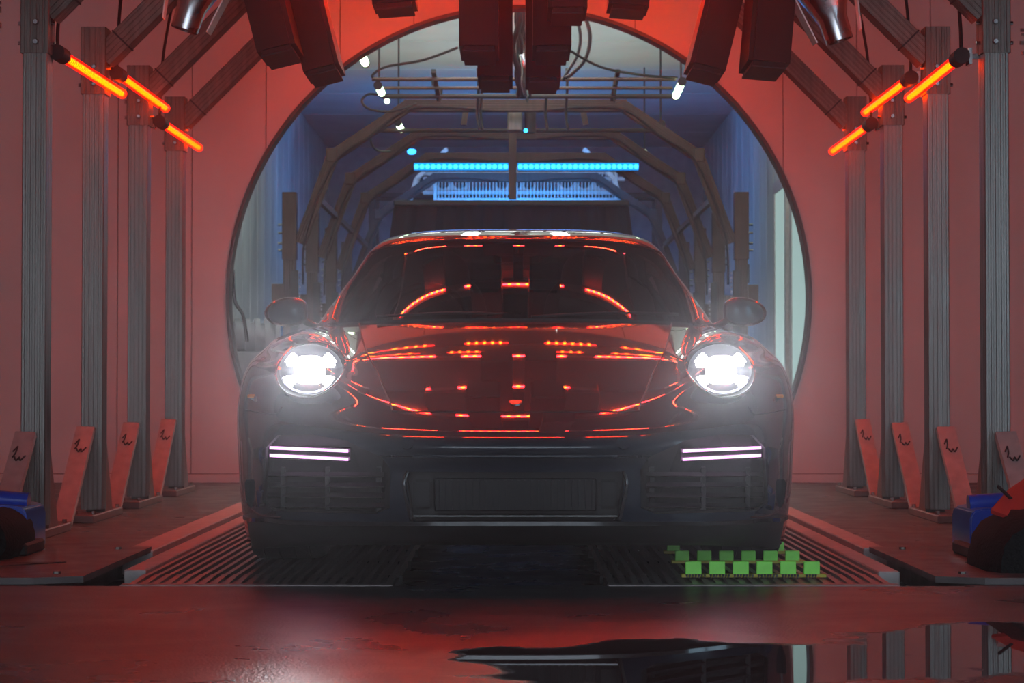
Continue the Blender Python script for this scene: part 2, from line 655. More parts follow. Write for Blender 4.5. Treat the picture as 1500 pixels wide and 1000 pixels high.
# round rim of the opening
bm = B()
rings = []
for i in range(129):
    a = -math.pi * 0.24 + (math.pi * 1.48) * i / 128
    d = Vector((math.cos(a), 0, math.sin(a)))
    c = Vector((PCX, 0, PCZ))
    rings.append([c + d * (PR - 0.012) + Vector((0, YW - 0.018, 0)), c + d * (PR + 0.010) + Vector((0, YW - 0.018, 0)),
                  c + d * (PR + 0.010) + Vector((0, YW + 0.13, 0)), c + d * (PR - 0.012) + Vector((0, YW + 0.13, 0))])
loft(bm, rings)
obj('trim_1', bm, m_rim, kind='structure')

# --- windows of the second bay (right side), pale daylight panes
for k, (ya, yb) in enumerate(((17.0, 18.3), (18.75, 20.1), (20.6, 21.4))):
    bm = B()
    x0, x1 = W2 - 0.07, W2 - 0.028
    for (a, b_, c_, d_) in ((ya - .08, ya, 0.2, 2.7), (yb, yb + .08, 0.2, 2.7), (ya - .08, yb + .08, 2.62, 2.74), (ya - .08, yb + .08, 0.1, 0.2)):
        box(bm, x0, x1, a, b_, c_, d_, 0.004)
    wn = obj('window_%d' % (k + 1), bm, m_plate, kind='structure')
    bm = B(); box(bm, x0 + 0.012, x1 - 0.005, ya, yb, 0.2, 2.62)
    obj('pane', bm, e_window, wn)

# ================================================================== FLOOR FITTINGS
def grate(name, label, xa, xb, flip):
    g = thing(name, label, 'floor grate', ((xa + xb) / 2, 6.34, -0.03))
    lo, hi = min(xa, xb), max(xa, xb)
    # bearing frame
    bm = B()
    box(bm, lo, hi, 6.335, 6.375, -0.05, 0.004, 0.003)
    obj('front_edge', bm, m_grate, g)
    bm = B()
    y = 6.9
    while y < YW:
        box(bm, lo, hi, y, y + 0.02, -0.05, -0.02)
        y += 0.55
    tag(obj('cross_bearers', bm, m_dark, g), kind='stuff')
    # comb plate at the front
    bm = B(); box(bm, lo, hi, 6.375, 6.70, -0.05, -0.008)
    obj('comb_plate', bm, m_cover, g)
    n = int((hi - lo) / 0.036)
    first = None
    f2 = None
    for i in range(n):
        x = lo + (i + 0.5) * (hi - lo) / n
        if first is None:
            bm = B(); box(bm, x - 0.0075, x + 0.0075, 6.72, YW, -0.035, 0.0)
            first = obj('bar', bm, m_grate, g, loc=(x, 6.72, 0))
            bm = B()
            prism_pts = [(6.375, -0.022), (6.375, -0.006), (6.70, 0.003), (6.70, -0.022)]
            w = 0.0095
            a = [bm.verts.new((x - w, yy, zz)) for yy, zz in prism_pts]
            b_ = [bm.verts.new((x + w, yy, zz)) for yy, zz in prism_pts]
            bm.faces.new(a); bm.faces.new(list(reversed(b_)))
            for q in range(4):
                bm.faces.new((a[q], b_[q], b_[(q + 1) % 4], a[(q + 1) % 4]))
            f2 = obj('finger', bm, m_grate, g, loc=(x, 6.375, 0))
            x_first = x
        else:
            for src in (first, f2):
                c = src.copy(); C.objects.link(c)
                c.location.x = src.location.x + (x - x_first)
    return g


grate('floor_grate', 'slatted metal floor grate under the left side of the car', LX[0], LX[1], 0)
grate('floor_grate', 'slatted metal floor grate under the right side of the car, green plates on it', RX[0], RX[1], 1)
bm = B(); box(bm, LX[2], LX[1] - .003, 6.80, YW, -0.08, 0.008, 0.004)
tag(obj('inner_rail_strip', bm, m_strip), 'flat inner guide strip along the left grate', 'strip')
bm = B(); box(bm, LX[4] + .002, LX[3], 7.60, YW, -0.08, 0.010, 0.004)
tag(obj('outer_rail_strip', bm, m_strip), 'flat outer strip beyond the dark slot left of the car', 'strip')
bm = B(); box(bm, RX[1] + .003, RX[2], 6.74, YW, -0.08, 0.008, 0.004)
tag(obj('inner_rail_strip', bm, m_strip), 'flat inner guide strip along the right grate', 'strip')
bm = B(); box(bm, RX[3], RX[4] - .002, 7.72, YW, -0.08, 0.010, 0.004)
tag(obj('outer_rail_strip', bm, m_strip), 'flat outer strip beyond the dark slot right of the car', 'strip')
# thick cover plates with a roller slot
def cover(label, s, xi):
    t = thing('cover_plate', label, 'cover plate', (xi, 6.34, 0))
    pts = [(xi, 6.42), (xi, 7.62), (s * 2.9, 7.62), (s * 2.9, 6.36), (xi + s * 0.14, 6.36)]
    bm = B()
    lo = [bm.verts.new((x, y, 0.002)) for x, y in pts]
    hi = [bm.verts.new((x, y, 0.022)) for x, y in pts]
    bm.faces.new(lo); bm.faces.new(hi)
    for i in range(len(pts)):
        j = (i + 1) % len(pts)
        bm.faces.new((lo[i], lo[j], hi[j], hi[i]))
    obj('plate', bm, m_cover, t)
    bm = B()
    sp = [(s * 1.50, 6.92), (s * 1.66, 6.92), (s * 2.10, 6.62), (s * 1.86, 6.62)]
    a = [bm.verts.new((x, y, 0.0225)) for x, y in sp]
    b_ = [bm.verts.new((x, y, 0.0245)) for x, y in sp]
    bm.faces.new(a); bm.faces.new(b_)
    for i in range(4):
        bm.faces.new((a[i], a[(i + 1) % 4], b_[(i + 1) % 4], b_[i]))
    obj('slot_lining', bm, m_dark, t)
    bm = B(); cyl(bm, (s * 1.72, 6.66, 0.045), (s * 2.3, 6.66, 0.045), 0.022, n=14)
    obj('guide_roller', bm, m_plate, t, smooth='auto')
    for (bx, by) in ((xi + s * .1, 6.5), (xi + s * .1, 7.5)):
        bm = B(); cyl(bm, (bx, by, 0.021), (bx, by, 0.030), 0.012, n=6)
        obj('bolt', bm, m_alu_old, t)
    return t


cover('dark floor cover plate at the left, beside the left grate', -1, -1.338)
cover('dark floor cover plate at the right, beside the right grate', 1, 1.300)

# ================================================================== ARCH FRAMES, bay 1
ARX, ARY = 1.945, (8.39, 9.55, 10.68, 11.82)
HSB, HST = 1.96, 2.27          # sleeve bottom, top
DG0, DG1, ZT = 2.13, 1.02, 3.02


def scribble(bm, pts, r=0.0035):
    for seg in pts:
        tube(bm, seg, r, 5, 4)


def make_arch():
    y = ARY[0]
    t = thing('arch_frame', 'x', 'arch frame', (0, y, 0), 'arch frames in front of the round opening')
    for s in (-1, 1):
        bm = B(); profile_beam(bm, (s * ARX, y, 0.05), (s * ARX, y, HSB + 0.1), 0.050)
        obj('post', bm, m_alu, t)
        bm = B(); profile_beam(bm, (s * ARX, y, HSB), (s * ARX, y, HST), 0.058, g=0.003)
        sl = obj('sleeve', bm, m_alu_old, t)
        for zz in (HSB + 0.045, HSB + 0.125):
            bm = B()
            cyl(bm, (s * ARX - s * .005, y - 0.058, zz), (s * ARX - s * .005, y - 0.070, zz), 0.013, 0.009, 10)
            obj('bolt', bm, m_steel, sl)
            for k in (-1, 1):
                bm = B()
                cyl(bm, (s * ARX + k * 0.058, y - 0.02, zz), (s * ARX + k * 0.075, y - 0.02, zz), 0.008, n=8)
                obj('bolt', bm, m_steel, sl)
        p0 = Vector((s * (ARX - 0.04), y, DG0))
        p1 = Vector((s * DG1, y, ZT))
        bm = B(); profile_beam(bm, p0, p1, 0.052)
        dgo = obj('diagonal_beam', bm, m_alu_old, t)
        # cable tie and cable along the diagonal
        d = (p1 - p0).normalized()
        q = p0 + d * 0.12
        up = Vector((-d.z * 1, 0, d.x)) if s > 0 else Vector((d.z, 0, -d.x))
        bm = B(); beam(bm, q - d * 0.004, q + d * 0.004, 0.110, 0.110)
        obj('cable_tie', bm, m_cable, dgo)
        # feet: rail, front brace, rear brace
        bm = B(); box(bm, s * ARX - 0.055, s * ARX + 0.055, y - 0.27, y + 0.42, 0.0, 0.035, 0.004)
        rl = obj('base_rail', bm, m_railm, t)
        for yy in (y - 0.20, y + 0.36):
            for dx in (-.04, .04):
                bm = B(); cyl(bm, (s * ARX + dx, yy, 0.034), (s * ARX + dx, yy, 0.052), 0.010, n=6)
                obj('bolt', bm, m_steel, rl)
        a = Vector((s * (ARX + 0.022), y - 0.075, 0.42))
        b_ = Vector((s * (ARX + 0.040), y - 0.475, 0.012))
        bm = B()
        beam(bm, a, b_, 0.082, 0.030, up=Vector((0, -1, 0.3)))
        br = obj('front_brace', bm, m_plate, t)
        # hand written black marking on the brace face
        ax = (a - b_).normalized()
        sx = Vector((1, 0, 0))
        nrm = sx.cross(ax).normalized()
        if nrm.y > 0:
            nrm = -nrm
        o0 = a + ax * -0.13 + nrm * 0.0185
        def mp(u, v):
            return o0 + sx * u + ax * v
        bm = B()
        scribble(bm, [[mp(-.026, .018), mp(-.012, .046)], [mp(-.012, .046), mp(-.014, .012), mp(-.022, -.012)],
                      [mp(-.014, -.010), mp(-.004, -.030), mp(.006, -.012), mp(.012, -.030), mp(.028, -.004)]])
        obj('marking', bm, m_ink, br)
        bm = B()
        prism_pts = [(y + 0.05, 0.40), (y + 0.05, 0.035), (y + 0.22, 0.035), (y + 0.205, 0.06)]
        va = [bm.verts.new((s * ARX - 0.045, yy, zz)) for yy, zz in prism_pts]
        vb = [bm.verts.new((s * ARX + 0.045, yy, zz)) for yy, zz in prism_pts]
        bm.faces.new(va); bm.faces.new(vb)
        for q_ in range(4):
            bm.faces.new((va[q_], va[(q_ + 1) % 4], vb[(q_ + 1) % 4], vb[q_]))
        obj('rear_brace', bm, m_railm, t)
    bm = B(); profile_beam(bm, (-DG1 - 0.03, y, ZT), (DG1 + 0.03, y, ZT), 0.052)
    obj('top_beam', bm, m_alu_old, t)
    # red diode strips under the beams (above the frame of the photograph)
    def strip(p, q_, n):
        p, q_ = Vector(p), Vector(q_)
        bm = B(); beam(bm, p, q_, 0.016, 0.008)
        st = obj('led_strip', bm, e_redrow, t)
        bm = B()
        for i in range(n):
            c = p.lerp(q_, (i + 0.5) / n)
            blob(bm, c + Vector((0, 0, -0.003)), (0.013, 0.013, 0.010), 6, 4)
        tag(obj('diodes', bm, e_reddot, st), kind='stuff')
    zz = ZT - 0.062
    strip((-0.95, y, zz), (-0.50, y, zz), 9)
    strip((-0.34, y, zz), (0.32, y, zz), 12)
    strip((0.50, y, zz), (0.95, y, zz), 9)
    for s in (-1, 1):
        strip((s * 1.07, y, 2.90), (s * 1.30, y, 2.70), 6)
    return t


arch0 = make_arch()
ord_ = ['nearest of the four aluminium arch frames, bolted sleeves high on its posts',
        'second aluminium arch frame counted from the camera',
        'third aluminium arch frame counted from the camera',
        'farthest aluminium arch frame, standing closest to the red-lit wall']
arch0['label'] = ord_[0]
for i in range(1, 4):
    c = copy_tree(arch0)
    c.location.y = ARY[i]
    c['label'] = ord_[i]
c = copy_tree(arch0)                      # the arch before the first one stands outside the frame; the bonnet mirrors its diodes
c.location.y = 7.25
c['label'] = 'arch frame over the car nose, seen only as red dots mirrored in the bonnet' 


# two diode strips fixed to the ceiling just before the wall, above the frame of the photograph
for k, (y, segs, lab) in enumerate(((12.40, ((-1.25, -.62), (-.45, -.12), (.12, .45), (.62, 1.25)), 'red diode strip on the ceiling behind the farthest arch, mirrored in the bonnet'),
                                    (12.80, ((-1.3, -.55), (-.35, -.05), (.2, .55), (.7, 1.3)), 'red diode strip on the ceiling next to the wall, mirrored in the bonnet'))):
    t = thing('ceiling_led_strip', lab, 'light strip', (0, y, HC))
    bm = B(); box(bm, -1.4, 1.4, y - .02, y + .02, HC - 0.02, HC - 0.001)
    obj('channel', bm, m_black, t)
    for a, b_ in segs:
        bm = B(); box(bm, a, b_, y - .005, y + .005, HC - 0.027, HC - 0.0205)
        st = obj('led_strip', bm, e_redweak, t)
        bm = B()
        for i in range(int((b_ - a) / .055)):
            blob(bm, (a + (i + .5) * .055, y, HC - .029), (0.012, 0.012, 0.009), 6, 4)
        tag(obj('diodes', bm, e_redweakdot, st), kind='stuff')

# ================================================================== LED TUBE LIGHTS
def tube_light(label, pa, pb, s):
    pa, pb = Vector(pa), Vector(pb)
    t = thing('tube_light', label, 'tube light', pa, 'red tube lights on the posts')
    d = (pb - pa).normalized()
    bm = B(); cyl(bm, pa - d * 0.02, pa + d * 0.11, 0.033, n=20)
    obj('end_cap', bm, m_black, t, smooth='auto')
    a = pa + d * 0.11
    bm = B(); cyl(bm, a, pb, 0.0135, n=16)
    blob(bm, pb, (0.0135,) * 3, 12, 8)
    core = obj('glowing_core', bm, e_redc, t, smooth=True)
    n = int((pb - a).length / 0.03)
    bm = B()
    for i in range(n):
        c = a.lerp(pb, (i + 0.5) / n)
        cyl(bm, c - d * 0.004, c + d * 0.004, 0.0155, n=12)
    tag(obj('ribs', bm, e_rib, core), kind='stuff')
    # outer translucent sleeve
    bm = B(); cyl(bm, a, pb + d * 0.012, 0.0235, n=20)
    obj('glass_tube', bm, m_tubeglass, t, smooth='auto')
    bm = B(); cyl(bm, pb + d * 0.012, pb + d * 0.03, 0.0235, 0.018, n=16)
    obj('end_cap', bm, e_red, t, smooth='auto')
    # bracket to the post
    bm = B()
    beam(bm, pa + Vector((s * 0.005, 0.02, 0)), pa + Vector((s * 0.075, 0.02, 0)), 0.03, 0.02)
    box(bm, pa.x + s * 0.035 - 0.006, pa.x + s * 0.035 + 0.006, pa.y - 0.02, pa.y + 0.05, pa.z - 0.035, pa.z + 0.03)
    obj('bracket', bm, m_steel, t)
    # supply cable rising from the cap
    bm = B()
    tube(bm, [pa + Vector((0, 0.0, 0.03)), pa + Vector((-s * 0.0, 0.02, 0.15)), pa + Vector((-s * 0.02, 0.04, 0.42)),
              pa + Vector((-s * 0.10, 0.05, 0.75)), pa + Vector((-s * 0.3, 0.05, 0.97))], 0.0075, 8)
    obj('cable', bm, m_cable, t, smooth=True)
    return t


m_tubeglass = glassy('red_tube_glass', (1.0, 0.80, 0.7), 0.05, 1.45, (1, .4, .3))
_nt = m_tubeglass.node_tree
# the red plastic of the tube itself glows where the diodes shine through it
_e = _nt.nodes.new('ShaderNodeEmission'); _e.inputs[0].default_value = (1, 0.004, 0.0, 1); _e.inputs[1].default_value = 1.2
_a = _nt.nodes.new('ShaderNodeAddShader')
_o = [n for n in _nt.nodes if n.type == 'OUTPUT_MATERIAL'][0]
_mx = [n for n in _nt.nodes if n.type == 'MIX_SHADER'][0]
_nt.links.new(_mx.outputs[0], _a.inputs[0]); _nt.links.new(_e.outputs[0], _a.inputs[1]); _nt.links.new(_a.outputs[0], _o.inputs[0])

tube_light('glowing red tube light on the nearest left post', W(84, 77, 8.42), W(178, 137, 9.78), -1)
tube_light('glowing red tube light on the second left post', W(171, 107, 9.60), W(242, 158, 11.0), -1)
tube_light('glowing red tube light on the third left post, shortest of the left three', W(234, 178, 10.8), W(291, 216, 12.15), -1)
tube_light('glowing red tube light on the nearest right post', W(1408, 82, 8.42), W(1332, 143, 9.75), 1)
tube_light('glowing red tube light on the second right post', W(1334, 114, 9.60), W(1268, 164, 11.0), 1)
tube_light('glowing red tube light on the third right post, lowest of the right three', W(1276, 181, 10.8), W(1220, 221, 12.15), 1)

# ================================================================== DRYER NOZZLES
def nozzle(label, px, py, Y, wpx, deg, depth, group, tall=None, rnd=0.02):
    """boxy dark nozzle whose lower edge centre sits at (px, py)"""
    p = W(px, py, Y)
    w = wpx * Y / F
    t = thing('dryer_nozzle', label, 'dryer nozzle', p, group)
    h = tall or (3.04 - p.z)
    bm = B()
    box(bm, -w / 2, w / 2, 0, depth, 0, h, rnd, 4)
    M = Matrix.Rotation(R(deg), 4, 'Y')
    bmesh.ops.transform(bm, matrix=Matrix.Translation(p) @ M, verts=bm.verts)
    obj('shell', bm, m_pad, t, smooth='auto')
    bm = B()
    box(bm, -w / 2 + .015, w / 2 - .015, 0.03, depth - .03, -0.004, 0.004)
    bmesh.ops.transform(bm, matrix=Matrix.Translation(p) @ M, verts=bm.verts)
    obj('outlet_slot', bm, m_dark, t)
    bm = B()
    cyl(bm, (0, depth / 2, h), (0, depth / 2, h + 0.09), 0.05, n=16)
    bmesh.ops.transform(bm, matrix=Matrix.Translation(p) @ M, verts=bm.verts)
    obj('supply_duct', bm, m_dark, t, smooth='auto')
    return t


GN = 'boxy dryer nozzles hanging overhead'
nozzle('leftmost tilted black dryer nozzle hanging top left', 405, 75, 8.75, 58, -14, 0.42, GN)
nozzle('tilted black dryer nozzle, second from left, reaching lowest of the left pair', 471, 104, 9.30, 54, -14, 0.42, GN)
nozzle('front black dryer nozzle left of the centre cables', 701, 72, 8.80, 58, 0, 0.45, GN, rnd=.018)
nozzle('rear black dryer nozzle left of the centre cables, hanging lower in view', 725, 116, 9.65, 52, 0, 0.45, GN, rnd=.018)
nozzle('front black dryer nozzle right of the centre cables', 809, 72, 8.80, 57, 0, 0.45, GN, rnd=.018)
nozzle('rear black dryer nozzle right of the centre cables, hanging lower in view', 796, 118, 9.65, 52, 0, 0.45, GN, rnd=.018)
nozzle('black dryer nozzle overlapping the right centre pair at the top edge', 832, 16, 8.20, 58, 0, 0.35, GN, rnd=.018)
nozzle('tilted black dryer nozzle, inner one of the right pair', 1036, 102, 9.30, 54, 14, 0.42, GN)
nozzle('rightmost black dryer nozzle, slightly tilted, hanging top right', 1127, 96, 8.75, 62, 5, 0.42, GN)
nozzle('black dryer nozzle tip showing at the top edge left of centre', 577, 9, 9.6, 64, -4, 0.3, GN)
nozzle('black dryer nozzle tip showing at the top edge right of centre', 921, 12, 9.6, 60, 4, 0.3, GN)


def steel_nozzle(label, s, px, py, Y):
    p = W(px, py, Y)
    t = thing('steel_nozzle', label, 'nozzle', p, 'steel nozzles at the top edge')
    M = Matrix.Translation(p) @ Matrix.Rotation(R(-s * 18), 4, 'Y')
    def tr(bm):
        bmesh.ops.transform(bm, matrix=M, verts=bm.verts)
        return bm
    bm = B()
    n = 24
    rings = []
    for k, (z, r, e) in enumerate(((0.0, 0.062, 1.0), (0.10, 0.066, 1.0), (0.16, 0.085, 1.4), (0.34, 0.15, 2.4), (0.60, 0.15, 2.4))):
        ring = []
        for i in range(n):
            a = 2 * math.pi * i / n
            c, s_ = math.cos(a), math.sin(a)
            ex = 2 / (2 * e)
            ring.append(Vector((math.copysign(abs(c) ** ex, c) * r, math.copysign(abs(s_) ** ex, s_) * r, z)))
        rings.append(ring)
    loft(bm, rings, cap=False)
    obj('cone', tr(bm), m_steel, t, smooth='auto')
    bm = B()
    for q in (-1, 1):
        vs = [(q * 0.10, -0.03, 0.02), (q * 0.105, 0.05, 0.02), (q * 0.165, 0.05, 0.36), (q * 0.16, -0.08, 0.36)]
        a = [bm.verts.new(v) for v in vs]
        b_ = [bm.verts.new((v[0] + q * 0.006, v[1], v[2])) for v in vs]
        bm.faces.new(a); bm.faces.new(b_)
        for i in range(4):
            bm.faces.new((a[i], a[(i + 1) % 4], b_[(i + 1) % 4], b_[i]))
    obj('side_plate', tr(bm), m_plate, t)
    bm = B(); cyl(bm, (-0.20, -0.05, 0.33), (0.20, -0.05, 0.33), 0.014, n=10)
    obj('pivot_pin', tr(bm), m_steel, t)
    return t


steel_nozzle('stainless steel nozzle cone at the top left', -1, 270, 44, 9.2)
steel_nozzle('stainless steel nozzle cone at the top right', 1, 1230, 60, 9.2)

# ================================================================== BAY 2 ARCHES
A2Y = (17.85, 19.85, 21.85, 23.9)


def make_arch2():
    y = A2Y[0]
    t = thing('inner_arch_frame', 'x', 'arch frame', (0, y, 0), 'arch frames inside the tunnel')
    for s in (-1, 1):
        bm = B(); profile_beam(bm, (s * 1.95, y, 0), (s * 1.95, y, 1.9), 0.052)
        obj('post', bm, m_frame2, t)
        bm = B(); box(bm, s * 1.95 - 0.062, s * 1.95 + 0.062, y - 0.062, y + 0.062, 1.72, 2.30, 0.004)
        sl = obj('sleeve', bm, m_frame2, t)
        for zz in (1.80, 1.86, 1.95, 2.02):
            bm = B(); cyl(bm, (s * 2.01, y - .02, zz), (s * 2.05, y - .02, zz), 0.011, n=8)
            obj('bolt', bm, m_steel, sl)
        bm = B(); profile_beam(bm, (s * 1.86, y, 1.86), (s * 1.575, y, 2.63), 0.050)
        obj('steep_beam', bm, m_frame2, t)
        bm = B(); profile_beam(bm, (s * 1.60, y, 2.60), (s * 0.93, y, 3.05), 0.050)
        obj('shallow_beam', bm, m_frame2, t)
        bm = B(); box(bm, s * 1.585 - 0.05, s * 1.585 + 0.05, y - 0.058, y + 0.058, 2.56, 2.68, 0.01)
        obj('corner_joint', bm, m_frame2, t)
        # cable clipped to the beams
        bm = B()
        tube(bm, [(s * 1.83, y - 0.065, 1.5), (s * 1.80, y - 0.068, 1.95), (s * 1.56, y - 0.062, 2.55), (s * 1.25, y - 0.062, 2.78),
                  (s * 0.95, y - 0.062, 3.00), (s * 0.6, y - .062, 3.03), (s * 0.2, y - .062, 3.0)], 0.010, 8)
        obj('cable', bm, m_cable, t, smooth=True)
        # control box and toothed rail lower on the post
        bm = B(); box(bm, s * 2.0, s * 2.09, y - 0.09, y + 0.03, 1.25, 1.50, 0.006)
        obj('junction_box', bm, m_frame2, t)
        bm = B(); box(bm, s * 1.87, s * 1.93, y - 0.09, y - 0.058, 1.05, 1.62, 0.003)
        rk = obj('slotted_rail', bm, m_black, t)
        bm = B()
        for k in range(14):
            box(bm, s * 1.855 - 0.006, s * 1.855 + 0.006, y - 0.09, y - 0.065, 1.07 + k * 0.04, 1.09 + k * 0.04)
        tag(obj('teeth', bm, m_steel, rk), kind='stuff')
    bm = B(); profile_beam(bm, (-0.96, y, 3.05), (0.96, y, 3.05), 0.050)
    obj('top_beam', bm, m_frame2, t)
    return t


ar2 = make_arch2()
l2 = ['nearest arch frame seen through the round opening', 'second arch frame inside the round opening',
      'third arch frame inside the round opening', 'fourth arch frame, washed in blue by the blue light bar']
ar2['label'] = l2[0]
for i in range(1, 4):
    c = copy_tree(ar2)
    c.location.y = A2Y[i]
    c['label'] = l2[i]
# side rails linking the first two inner arches
for s, nm in ((-1, 'left'), (1, 'right')):
    bm = B(); beam(bm, (s * 1.72, 17.9, 2.26), (s * 1.72, 23.9, 2.26), 0.04, 0.05)
    tag(obj('link_rail', bm, m_frame2), 'upper %s rail linking the arch frames inside the tunnel' % nm, 'rail')
    bm = B(); beam(bm, (s * 1.93, 17.92, 1.16), (s * 1.93, 23.9, 1.16), 0.05, 0.06)
    tag(obj('link_rail', bm, m_frame2), 'lower %s rail linking the posts inside the tunnel' % nm, 'rail')

# spray pipes across the tunnel
for k, (py, Y, x0, x1, r, m) in enumerate(((116, 15.9, 545, 990, 0.016, m_frame2), (129, 16.25, 562, 985, 0.014, m_frame2), (141, 16.6, 560, 985, 0.020, m_black))):
    a, b_ = W(x0, py, Y), W(x1, py, Y)
    bm = B(); cyl(bm, a, b_, r, n=10)
    t = tag(obj('spray_pipe', bm, m, smooth='auto'),
            ['topmost thin spray pipe across the tunnel', 'middle thin spray pipe across the tunnel',
             'lowest, thickest black spray pipe across the tunnel'][k], 'pipe', 'spray pipes across the tunnel')
    for f in (0.2, 0.5, 0.8):
        c = a.lerp(b_, f)
        bm = B(); cyl(bm, c, c - Vector((0, 0, 0.05)), 0.014, 0.008, 8)
        obj('spray_tip', bm, m_black, t)
a, b_ = W(560, 191, 18.6), W(965, 191, 18.6)
bm = B(); cyl(bm, a, b_, 0.02, n=10)
tag(obj('spray_pipe', bm, m_black), 'black spray pipe deeper in the tunnel, level with the second arch', 'pipe', 'spray pipes across the tunnel')
for (px, lab) in ((635, 'left'), (905, 'right')):
    a = W(px, 104, 15.8); b_ = W(px + (8 if px < 700 else -8), 146, 16.8)
    bm = B(); beam(bm, a, b_, 0.035, 0.03)
    t = tag(obj('pipe_clamp', bm, m_black), '%s black clamp bar holding the spray pipes' % lab, 'clamp')
for (px, lab) in ((683, 'left'), (853, 'right')):
    a = W(px, 158, 18.4); b_ = W(px, 203, 19.4)
    bm = B(); beam(bm, a, (b_.x, a.y, b_.z), 0.05, 0.05)
    tag(obj('hanger_strut', bm, m_frame2), '%s vertical hanger strut below the nearest inner arch' % lab, 'strut')

# white tube lamps running along the tunnel
def lamp_tube(label, pa, pb, mat=e_tube):
    pa, pb = Vector(pa), Vector(pb)
    t = thing('tunnel_lamp', label, 'tube lamp', pa, 'white tube lamps in the tunnel')
    bm = B(); cyl(bm, pa, pb, 0.028, n=12)
    obj('lit_tube', bm, mat, t, smooth='auto')
    d = (pb - pa).normalized()
    for p, q in ((pa, -1), (pb, 1)):
        bm = B(); cyl(bm, p, p + d * 0.05 * q, 0.034, n=12)
        obj('end_cap', bm, m_black, t, smooth='auto')
    bm = B(); cyl(bm, pa + Vector((0, .1, .03)), pa + Vector((0, .1, 0.9)), 0.008, n=6)
    obj('hanger', bm, m_cable, t)
    return t


lamp_tube('white tube lamp highest at the upper left of the opening', W(526, 72, 14.2), W(535, 92, 14.95))
lamp_tube('white tube lamp second on the left, by the ends of the spray pipes', W(554, 126, 16.0), W(559, 136, 16.55))
lamp_tube('white tube lamp third on the left, above the second arch', W(583, 180, 18.3), W(588, 190, 18.9))
lamp_tube('white tube lamp nearest on the right, at the spray pipe ends', W(999, 120, 15.7), W(990, 140, 16.8))
lamp_tube('white tube lamp second on the right, above the second arch', W(969, 182, 18.2), W(964, 192, 18.9))
lamp_tube('small white lamp farthest on the right', W(945, 228, 20.6), W(944.5, 230, 20.8))
for (px, py, Y, lab) in ((567, 148, 16.7, 'small round white lamp under the left pipe ends'), (944, 222, 20.3, 'tiny pale lamp beside the blue light on the right')):
    bm = B(); blob(bm, W(px, py, Y), (0.024,) * 3, 10, 6)
    tag(obj('spot_lamp', bm, e_spot, smooth=True), lab, 'lamp')
for (px, py, Y, lab) in ((603, 222, 20.5, 'small blue lamp left of the blue light bar'), (934, 222, 20.5, 'small blue lamp right of the blue light bar')):
    bm = B(); blob(bm, W(px, py, Y), (0.045, .03, .03), 10, 6)
    tag(obj('blue_spot_lamp', bm, e_blue, smooth=True), lab, 'lamp')

# blue LED bar
BY = 21.74
def blue_bar(label, x0, x1, py0):
    a, b_ = W(x0, 244, BY), W(x1, 244, BY)
    t = thing('blue_light_bar', label, 'light bar', a)
    bm = B(); box(bm, a.x, b_.x, BY, BY + 0.05, a.z - 0.05, a.z + 0.05, 0.005)
    obj('housing', bm, m_black, t)
    bm = B(); box(bm, a.x + .005, b_.x - .005, BY - 0.006, BY - 0.001, a.z - 0.038, a.z + 0.038)
    obj('diffuser', bm, e_bluebar, t)
    n = int(round((x1 - x0) / 8.1))
    first = None
    for i in range(n):
        c = a.lerp(b_, (i + 0.5) / n)
        if first is None:
            bm = B(); blob(bm, c + Vector((0, -0.012, 0)), (0.024, 0.010, 0.026), 10, 6)
            first = obj('diode', bm, e_blue, t, smooth=True, loc=c)
        else:
            d = first.copy(); C.objects.link(d)
            d.location = c - Vector(t.location)
    return t


blue_bar('blue diode light bar left of the centre pole', 606, 745, 244)
blue_bar('blue diode light bar right of the centre pole', 758, 936, 244)
area_light('blue_bar_fill', (0, 23.0, 2.75), (R(90), 0, 0), 2.0, 0.08, 45, (0.01, 0.30, 1.0))  # unseen fill added round the bar, mostly to turn the equipment behind blue
area_light('blue_bar_fill', (0, 22.05, 2.98), (R(78), 0, 0), 2.4, 0.08, 34, (0.02, 0.30, 1.0))
area_light('blue_bar_fill', (0, BY - 0.05, 3.02), (R(-90), 0, 0), 2.4, 0.08, 3, (0.10, 0.30, 1.0))

# centre pole with roller curtain
pa = W(751, 292, 19.0)
bm = B(); box(bm, pa.x - 0.036, pa.x + 0.036, 18.96, 19.03, pa.z, 3.06, 0.004)
tag(obj('centre_pole', bm, m_frame2), 'vertical centre pole above the black curtain', 'pole')
cl, cr = W(577, 294, 19.0), W(921, 294, 19.0)
t = thing('wash_curtain', 'wide black hanging wash curtain behind the car roof', 'curtain', ((cl.x + cr.x) / 2, 19, 0.6))
bm = B(); box(bm, cl.x, cr.x, 18.93, 19.07, cl.z - 0.05, cl.z, 0.01)
obj('head_bar', bm, m_black, t)
bm = B()
n = 60
rings = []
for zi in range(8):
    f = zi / 7
    z = cl.z - 0.05 - f * 1.6
    ex = 0.10 * min(1, f * 2.2)
    row = []
    for i in range(n + 1):
        x = (cl.x - ex) + (cr.x - cl.x + 2 * ex) * i / n
        row.append(Vector((x, 19.0 + 0.018 * math.sin(i * 1.3) + .01 * math.sin(i * .37), z)))
    back = [v + Vector((0, 0.03, 0)) for v in reversed(row)]
    rings.append(row + back)
loft(bm, rings)
obj('fabric', bm, m_curtain, t, smooth='auto')

t = thing('equipment_rack', 'rack frame carrying the blue-lit blower units behind the light bar', 'rack', (0, 25.4, 0))
zr = W(650, 284, 25.6).z
for xx in (-1.75, 1.75):
    for yy in (25.2, 25.9):
        bm = B(); box(bm, xx - .04, xx + .04, yy - .04, yy + .04, 0, zr, .004)
        obj('post', bm, m_frame2, t)
for yy in (25.45, 25.85):
    bm = B(); box(bm, -1.8, 1.8, yy - .03, yy + .03, zr - 0.06, zr - 0.001, .004)
    obj('shelf_beam', bm, m_frame2, t)
